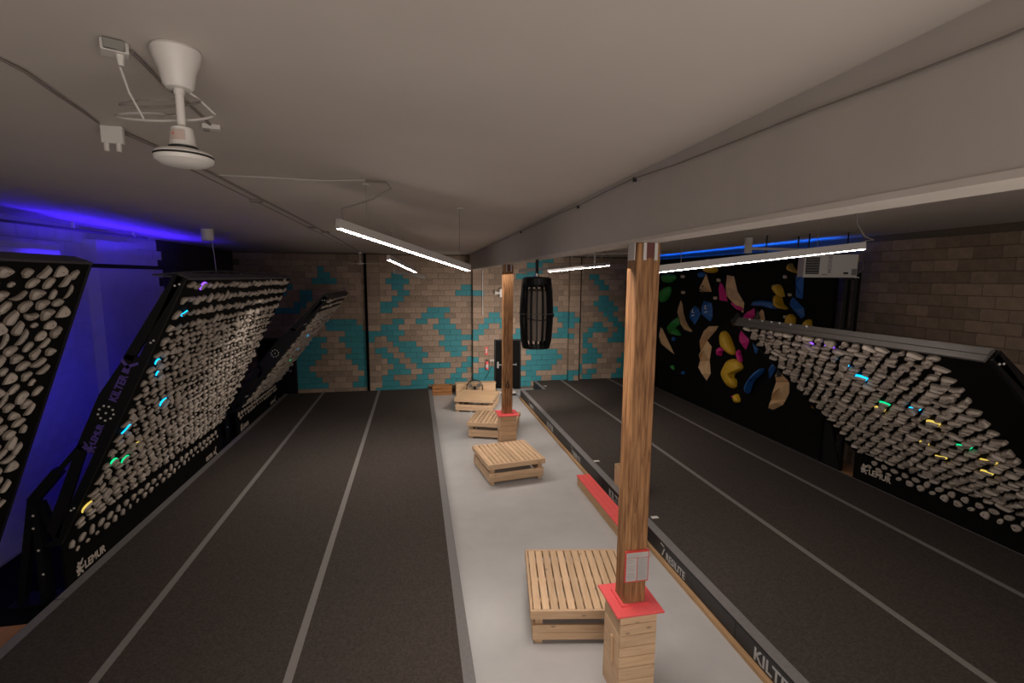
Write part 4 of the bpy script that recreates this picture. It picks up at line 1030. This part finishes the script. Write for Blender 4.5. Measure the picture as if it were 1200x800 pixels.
# upright black posts and things in the gap between climbing wall and right board
for i, y in enumerate((8.60, 8.30)):
    pass
t = empty('frame_tower', (8.78, 8.42, .262), 0, 'black bolted twin-post tower between climbing wall and right board', 'frame')
for y in (-.11, .11): MB().box(-.04, .04, y-.04, y+.04, 0, 4.15).build('upright', M['blacksteel'], t)
for z in (.1, 1.4, 2.9, 4.0): MB().box(-.03, .03, -.069, .069, z, z+.12).build('tie', M['blacksteel'], t)
b = MB()
for y, z in ((-.18, 4.06), (-.12, 4.06), (-.16, .9), (-.12, .9)): b.tube([(-.05, y, z), (-.062, y, z)], .014, 6)
b.build('bolts', M['boltw'], t)['kind'] = 'stuff'
MB().prism([(0, 0), (.55, 0), (.15, 1.2), (0, 1.3)], .03, ((-.08, .35, 0), (0, -1, 0), (0, 0, 1), (1, 0, 0))).build('gusset', M['blacksteel'], t)

# ------------------------------------------------------------------ hanging linear lamps
def linear_lamp(label, A, B, on, hang, wid=.05, hgt=.085, cable=None):
    A, B = Vector(A), Vector(B); mid = (A+B)/2
    t = empty('linear_lamp', tuple(mid), 0, label, 'pendant lamp', 'linear lamps hung from the ceiling')
    a, b = A-mid, B-mid; d = (b-a).normalized(); sx = d.cross(Vector((0, 0, 1))).normalized(); up = sx.cross(d)
    MB().bar(a+up*hgt/2, b+up*hgt/2, wid, hgt).build('body', M['lampbody'], t)
    MB().bar(a+d*.01-up*.004, b-d*.01-up*.004, wid*.86, .006).build('diffuser', M['lampon' if on else 'lampoff'], t)
    for e, s in ((a, -1), (b, 1)): MB().bar(e+up*(hgt/2-.003), e+d*s*.006+up*(hgt/2-.003), wid+.006, hgt+.01).build('end_cap', M['whitedim'], t)
    for f in hang:
        p = a.lerp(b, f)+up*hgt; zt = ceil_z((mid+p).y)-mid.z
        MB().tube([p, (p.x, p.y, zt-.01)], .0035, 5).build('suspension', M['cable'], t)
        MB().lathe([(.045, 0), (.045, .012)], 12, (p.x, p.y, zt-.013)).build('ceiling_rose', M['whitedim'], t)
    if cable:
        MB().tube([Vector(q)-mid for q in cable], .009, 6).build('power_cable', M['cable'], t)
    return t
linear_lamp('lit lamp bar nearest the camera, slanting down toward the beam', (-.709, 4.934, 4.731), (.736, 6.819, 4.368), True, (.16, .90),
    cable=[(-.66, 5.0, 4.82), (-.68, 5.0, 4.92), (-.55, 4.95, 4.95), (-.38, 4.88, 5.00), (-.20, 4.86, 5.10), (-.25, 4.9, 5.165), (-.45, 4.98, 5.18)])
linear_lamp('short-looking lit lamp bar behind the nearest left one', (-.49, 9.605, 4.603), (.018, 11.943, 4.39), True, (.1, .5))
linear_lamp('unlit lamp bar farthest back on the left of the beam', (-.584, 14.531, 4.387), (.30, 16.45, 4.235), False, (.1, .9))
linear_lamp('lit lamp bar over the right mat, far one beside the slatted barrel', (3.257, 11.712, 4.426), (5.337, 12.898, 4.634), True, (.12, .62),
    cable=[(5.25, 12.85, 4.72), (5.35, 12.8, 4.80), (5.1, 12.7, 5.0), (5.05, 12.7, 5.13)])
linear_lamp('unlit lamp bar behind the slatted barrel', (2.87, 13.332, 4.428), (4.656, 14.931, 4.594), False, (.1, .9))
linear_lamp('long lit lamp bar on the right, in front of the climbing wall', (2.72, 5.66, 4.322), (5.28, 4.95, 4.64), True, (.2, .8),
    cable=[(5.28, 4.95, 4.735), (5.40, 4.95, 4.75), (5.22, 4.90, 4.78), (5.05, 4.86, 4.92), (5.05, 4.9, 5.18)])
# unseen fill lamps of the same design, added over and behind the camera
linear_lamp('added unseen fill lamp bar above and behind the camera, left', (-1.9, -1.2, 4.62), (.3, -.4, 4.60), True, (.1, .9))
linear_lamp('added unseen fill lamp bar above and behind the camera, right', (3.6, -1.4, 4.62), (5.9, -.7, 4.60), True, (.1, .9))
linear_lamp('added unseen fill lamp bar behind the camera, farthest left', (-3.4, -3.4, 4.62), (-1.2, -3.0, 4.60), True, (.1, .9))
linear_lamp('added unseen fill lamp bar behind the camera, farthest right', (5.2, -4.4, 4.62), (7.4, -3.6, 4.60), True, (.1, .9))

# ------------------------------------------------------------------ ceiling fan bodies
t = empty('ceiling_fan', (-.975, 2.43, ceil_z(2.43)), 0, 'large white ceiling fan motor on a short rod, without blades', 'ceiling fan')
t.scale = (.80, .80, .93)
MB().lathe([(.112, -.001), (.118, -.012), (.108, -.05), (.085, -.10), (.072, -.16), (.060, -.172), (.02, -.175)], 36).build('canopy', M['white'], t, smooth=True)
MB().tube([(0, 0, -.17), (0, 0, -.36)], .021, 14).build('rod', M['white'], t, smooth=True)
MB().tube([(0, 0, -.16), (0, 0, -.195)], .026, 14).build('rod_collar', M['white'], t, smooth=True)
MB().lathe([(.028, -.335), (.052, -.345), (.060, -.40), (.066, -.425), (.05, -.43)], 28).build('motor_neck', M['white'], t, smooth=True)
MB().lathe([(.06, -.428), (.07, -.429), (.07, -.437), (.06, -.438)], 28).build('shadow_gap', M['seam'], t)
MB().lathe([(.066, -.437), (.088, -.442), (.130, -.452), (.140, -.462), (.136, -.466)], 36).build('motor_top', M['white'], t, smooth=True)
MB().lathe([(.130, -.466), (.141, -.467), (.141, -.472), (.130, -.473)], 36).build('groove', M['seam'], t)
MB().lathe([(.134, -.473), (.141, -.476), (.138, -.492), (.105, -.510), (.05, -.518), (.01, -.519)], 36).build('motor_bottom', M['white'], t, smooth=True)
lb = MB(); rr = .0665
lb.loft([[(rr*math.sin(a)*.96, -rr*math.cos(a)*.96, z) for a in [-.55+1.1*i/8 for i in range(9)]]+[(rr*math.sin(a)*.9, -rr*math.cos(a)*.9, z) for a in [.55-1.1*i/8 for i in range(9)]] for z in (-.405, -.362)])
lb.build('rating_label', mat('pale_label', (.42, .33, .29), .6), t)
for i in range(5): MB().box(-.022+i*.009, -.016+i*.009, -.0655, -.0645, -.385, -.376).build('label_print', M['redsign'], t) if i == 0 else None
t = empty('ceiling_fan', (-1.80, 17.2, ceil_z(17.2)), 0, 'small white ceiling fan with thin blades near the back wall', 'ceiling fan')
MB().lathe([(.07, 0), (.06, -.06), (.03, -.08)], 20).build('canopy', M['white'], t, smooth=True)
MB().tube([(0, 0, -.07), (0, 0, -.30)], .016, 8).build('rod', M['white'], t)
MB().lathe([(.03, -.28), (.05, -.34), (.12, -.37), (.12, -.41), (.04, -.43)], 24).build('motor', M['white'], t, smooth=True)
for k in range(3):
    a = .08+2*math.pi*k/3; d = Vector((math.cos(a), math.sin(a), 0)); s_ = Vector((-math.sin(a), math.cos(a), 0))
    MB().bar(Vector((0, 0, -.385))+d*.10, Vector((0, 0, -.385))+d*.68, .11, .008, (0, 0, 1)).build('blade', M['whitedim'], t)

# ------------------------------------------------------------------ ceiling boxes, conduits, cables
def cz(p, dz=.012): return (p[0], p[1], ceil_z(p[1])-dz)
t = empty('junction_box', (-1.20, 2.42, ceil_z(2.42)), math.radians(28), 'clear covered socket box on the ceiling left of the large fan', 'junction box')
t.scale = (.85, .85, .85)
MB().bbox(-.055, .055, -.05, .05, -.055, -.001, .006).build('housing', M['white'], t)
MB().bbox(-.045, .040, -.075, -.051, -.052, -.008, .004).build('cover', M['clear'], t)
MB().tube([(.02, -.01, -.055), (.02, -.01, -.105)], [.018, .012], 10).build('plug', M['white'], t)
t = empty('junction_box', (-1.87, 3.66, ceil_z(3.66)), math.radians(5), 'white ceiling box with two spot bulbs below it', 'emergency light')
MB().bbox(-.06, .06, -.02, .02, -.11, -.001, .006).build('housing', M['white'], t)
for x in (-.033, .033): MB().tube([(x, -.01, -.105), (x, -.012, -.16)], [.016, .014], 10).build('spot', M['white'], t)
t = empty('junction_box', (-1.235, 3.50, ceil_z(3.50)), math.radians(12), 'small white ceiling box right of the large fan rod', 'junction box')
MB().bbox(-.05, .05, -.03, .03, -.032, -.001, .005).build('housing', M['white'], t)
MB().bbox(-.045, -.01, -.034, .0, -.045, -.033, .003).build('knockout', M['clear'], t)
def run(name, lab, cat, pts, r, m, hang=.0):
    o = MB().tube([cz(p, r+.002+(p[2] if len(p) > 2 else 0)) for p in pts], r, 6).build(name, m, smooth=True); return tag(o, lab, cat)
run('ceiling_cable', 'slack grey cable crossing the ceiling from the left edge to the twin spot box', 'cable', [(-1.76, 2.2), (-1.77, 2.67), (-1.75, 2.78, .01), (-1.79, 3.03, .015), (-1.84, 3.32, .01), (-1.90, 3.58)], .007, M['cable'])
run('ceiling_conduit', 'long grey conduit along the ceiling from twin spot box to the small far fan', 'conduit', [(-1.85, 3.76), (-1.80, 4.26), (-1.78, 5.0), (-1.77, 6.33), (-1.74, 8.15), (-1.72, 11.6), (-1.75, 14.7), (-1.8, 17.0)], .012, M['cable'])
run('ceiling_conduit', 'second thinner conduit running just left of the long ceiling conduit', 'conduit', [(-1.92, 4.3), (-1.90, 6.5), (-1.89, 9.5), (-1.90, 14.0)], .006, M['cable'])
run('ceiling_cable', 'grey cable from the socket box past the fan rod to the small box', 'cable', [(-1.16, 2.47), (-1.17, 2.57), (-1.19, 2.80, .01), (-1.20, 3.11), (-1.23, 3.46)], .008, M['cable'])
run('ceiling_conduit', 'pale conduit crossing the ceiling to the nearest left lamp', 'conduit', [(-1.75, 5.05), (-1.22, 5.07), (-.81, 5.10), (-.45, 4.98)], .008, M['cablew'])
for i, (x, y) in enumerate(((-1.87, 6.53), (-1.82, 9.53), (-1.72, 10.3))):
    o = MB().bbox(x-.07, x+.07, y-.04, y+.04, ceil_z(y)-.03, ceil_z(y)-.001, .005).build('conduit_clamp', M['cable'])
    tag(o, ('conduit clamp on the ceiling, nearest of three', 'conduit clamp on the ceiling, middle of three', 'conduit clamp on the ceiling, farthest of three')[i], 'clamp')
zc0 = ceil_z(2.45)
loop = []
for i in range(25):
    a = 2*math.pi*i/24*1.0; loop.append((-1.08+.20*math.cos(a), 2.55+.10*math.sin(a), zc0-.27+.055*math.sin(a)+.002*i))
o = MB().tube([(-1.175, 2.40, zc0-.10), (-1.16, 2.42, zc0-.19), (-1.13, 2.46, zc0-.29)]+loop[6:]+[(-.93, 2.50, zc0-.17), (-1.01, 2.41, zc0-.12), (-1.02, 2.41, zc0-.05)], .0055, 6).build('fan_cord', M['cablew'], smooth=True)
tag(o, 'white cord looping between the socket box and the large fan', 'cord')
loop2 = [(-1.08+.16*math.cos(2*math.pi*i/20), 2.50+.045*math.sin(2*math.pi*i/20), zc0-.20+.02*math.cos(2*math.pi*i/20)) for i in range(21)]
o = MB().tube(loop2, .005, 6).build('fan_cord', M['cable'], smooth=True); tag(o, 'grey coil of cord around the large fan rod', 'cord')
# cable sagging along the top of the beam
pts = [(1.955, 17.0, 5.09), (1.955, 13.7, 5.10), (1.955, 10.0, 5.13), (1.95, 7.9, 5.135), (1.955, 6.6, 5.15), (1.95, 5.75, 5.14), (1.955, 4.9, 5.165), (1.95, 4.2, 5.165), (1.955, 3.5, 5.13), (1.955, 2.8, 5.115), (1.955, 2.2, 5.105), (1.955, 1.8, 5.09), (1.955, 1.4, 5.08), (1.955, .8, 5.09)]
o = MB().tube(pts, .0055, 6).build('beam_cable', M['cable'], smooth=True); tag(o, 'thin dark cable clipped along the upper edge of the ceiling beam', 'cable')
for i, (y, z) in enumerate(((5.75, 5.14), (4.2, 5.165), (9.0, 5.13))):
    o = MB().box(1.94, 1.968, y-.012, y+.012, z-.03, z+.008).build('cable_clip', M['seam']); tag(o, ('cable clip on the beam, middle of three', 'cable clip on the beam, nearest of three', 'cable clip on the beam, farthest of three')[i], 'clip')
# right hand ceiling: conduits
run('ceiling_conduit', 'grey conduit on the right ceiling, first one past the beam', 'conduit', [(5.13, 17.0), (5.13, 9.0), (5.25, 6.7), (5.40, 5.3), (5.48, 4.3), (5.56, 3.5), (5.6, 1.0)], .009, M['cable'])
run('ceiling_conduit', 'thin grey conduit on the right ceiling, second one past the beam', 'conduit', [(5.9, 12.0), (5.95, 6.0), (6.0, 3.0), (6.0, 1.0)], .006, M['cable'])
o = MB().bbox(5.50, 5.62, 3.45, 3.62, ceil_z(3.5)-.06, ceil_z(3.5)-.001, .006).build('junction_box', M['clear']); tag(o, 'clear box on the ceiling conduit at the right edge', 'junction box')
o = MB().bbox(5.42, 5.50, 4.3, 4.36, ceil_z(4.3)-.05, ceil_z(4.3)-.001, .004).build('junction_box', M['cable']); tag(o, 'small dark box on the right ceiling conduit', 'junction box')
t = empty('lamp_rail', (5.2, 14.2, 0), 0, 'thin white rail with cross hangers behind the far right lamp', 'rail')
MB().tube([(-2.2, 1.0, 4.98), (1.9, -1.0, 5.02)], .014, 6).build('rail', M['whitedim'], t)
MB().tube([(.2, 0, 4.70), (.2, 0, 5.12)], .03, 8).build('drop', M['whitedim'], t)
for x in (-.5, .0, .45): MB().tube([(x, .1, 4.9), (x+.05, .1, 5.13)], .012, 5).build('hanger', M['whitedim'], t)
# tall pipe in the back right corner
o = MB().tube([(8.05, 17.5, ZR), (8.05, 17.5, 5.08)], .035, 10).build('corner_pipe', M['whitedim'], smooth=True); tag(o, 'white vertical pipe in the far corner left of the near post', 'pipe')
o = MB().tube([(2.43, 17.74, 2.9), (2.43, 17.74, zb(17.7)-.04)], .018, 8).build('wall_conduit', M['whitedim'], smooth=True); tag(o, 'pale conduit down the pilaster under the beam end', 'conduit')

# ------------------------------------------------------------------ unit heater with its hangers
t = empty('unit_heater', (7.78, 7.95, 4.33), math.radians(-32), 'grey unit heater with vertical lettering hung at the right', 'heater')
MB().bbox(-.46, .42, -.0, .62, 0, .42, .008).build('casing', M['whitedim'], t)
MB().box(-.43, -.20, -.012, -.001, .05, .37).build('grille', M['seam'], t)
for q in range(6): MB().box(-.42, -.21, -.026, -.013, .07+q*.05, .085+q*.05).build('louvre', M['railgrey'], t)
MB().box(-.47, .43, -.03, -.001, -.012, .006).build('bottom_flange', M['whitedim'], t)
lettering('MODINE', .085, M['paperink'], t, (.0, -.003, .07), (0, 0, 1), (-1, 0, 0), bold=.003)
MB().box(-.15, -.06, -.004, -.001, .03, .055).build('rating_plate', M['paperink'], t)
MB().box(.20, .28, -.004, -.001, .05, .09).build('rating_plate', M['seam'], t)
MB().box(.33, .41, -.004, -.001, .03, .15).build('rating_plate', M['railgrey'], t)
MB().tube([(.44, .1, .40), (.44, .1, .28)], .012, 6).build('gas_tap', M['h_yellow'], t)
MB().tube([(.43, .1, .35), (.52, .1, .28), (.54, .1, .15), (.44, .1, .05)], .006, 5).build('whip', M['cable'], t)
for x in (-.35, .30): MB().tube([(x, .3, .42), (x, .3, ceil_z(8.3)-4.33)], .012, 6).build('hanger_rod', M['blacksteel'], t)
t = empty('strut_rail', (7.3, 8.9, 0), 0, 'white strut rail on black rods above the heater', 'rail')
MB().box(-.55, .9, -.03, .03, 4.87, 4.92).build('rail', M['whitedim'], t)
MB().bbox(-.68, -.56, -.05, .05, 4.80, 5.12, .01).build('bracket', M['whitedim'], t)
for x in (-.2, .55): MB().tube([(x, 0, 4.75), (x, 0, ceil_z(8.9)-.003)], .016, 6).build('rod', M['blacksteel'], t)

# ------------------------------------------------------------------ blue led bars, left rail, white tank
t = empty('cable_rail', (-5.62, 9.0, 0), 0, 'white conduit rail on hangers under the ceiling along the left wall', 'rail')
MB().tube([(0, -5, 4.97), (0, 0, 5.03), (0, 2.9, 5.06)], .02, 8).build('rail', M['railgrey'], t)
for y in (-2, .6, 2.4): MB().box(-.02, .02, y-.02, y+.02, 5.05, ceil_z(9+y)-.002).build('hanger', M['whitedim'], t)
t = empty('led_bar', (-5.35, 10.7, 4.42), 0, 'blue led bar on top of the left wall shining on the ceiling', 'led bar')
MB().box(-.04, .04, -2.7, 2.7, -.02, .0).box(.034, .04, -2.7, 2.7, .0, .05).box(-.04, -.034, -2.7, 2.7, .0, .05).build('channel', M['blacksteel'], t)
MB().box(-.03, .03, -2.65, 2.65, .001, .010).build('strip', M['bluestrip'], t)
t = empty('led_bar', (-4.05, 9.2, 2.6), 0, 'blue led bar behind the middle left board', 'led bar')
MB().box(-.02, .02, -1.0, 1.0, -.05, .05).build('channel', M['blacksteel'], t)
MB().box(-.03, -.021, -.95, .95, -.04, .04).build('strip', M['bluestrip3'], t)
t = empty('led_bar', (8.80, 13.3, 4.90), 0, 'azure led bar along the top of the black climbing wall', 'led bar')
MB().box(-.04, .04, -4.4, 4.4, -.008, .008).box(-.04, -.034, -4.4, 4.4, .008, .045).build('channel', M['blacksteel'], t)
MB().box(-.03, .03, -4.35, 4.35, .009, .014).build('strip', M['bluestrip2'], t)
t = empty('wall_tank', (-5.62, 8.1, 4.28), 0, 'white rounded box on the left wall above the nearest board', 'tank')
MB().bbox(-.36, .25, -1.2, .75, 0, .50, .05).build('casing', M['whiteblock'], t)
MB().box(.251, .258, -.9, .70, .36, .37).build('groove', M['whitemortar'], t)
t = empty('ceiling_sensor', (-3.9, 10.45, ceil_z(10.45)), 0, 'white cylinder under the ceiling at left with a thin hanging cord', 'sensor')
MB().lathe([(.11, 0), (.11, -.20), (.09, -.22)], 20).build('body', M['white'], t, smooth=True)
MB().tube([(.07, 0, -.22), (.10, 0, -.5), (.12, 0, -.95)], .006, 5).build('cord', M['cablew'], t)
for i, (x, y) in enumerate(((-4.5, 9.6), (-3.3, 6.4), (6.9, 6.2))):
    pass
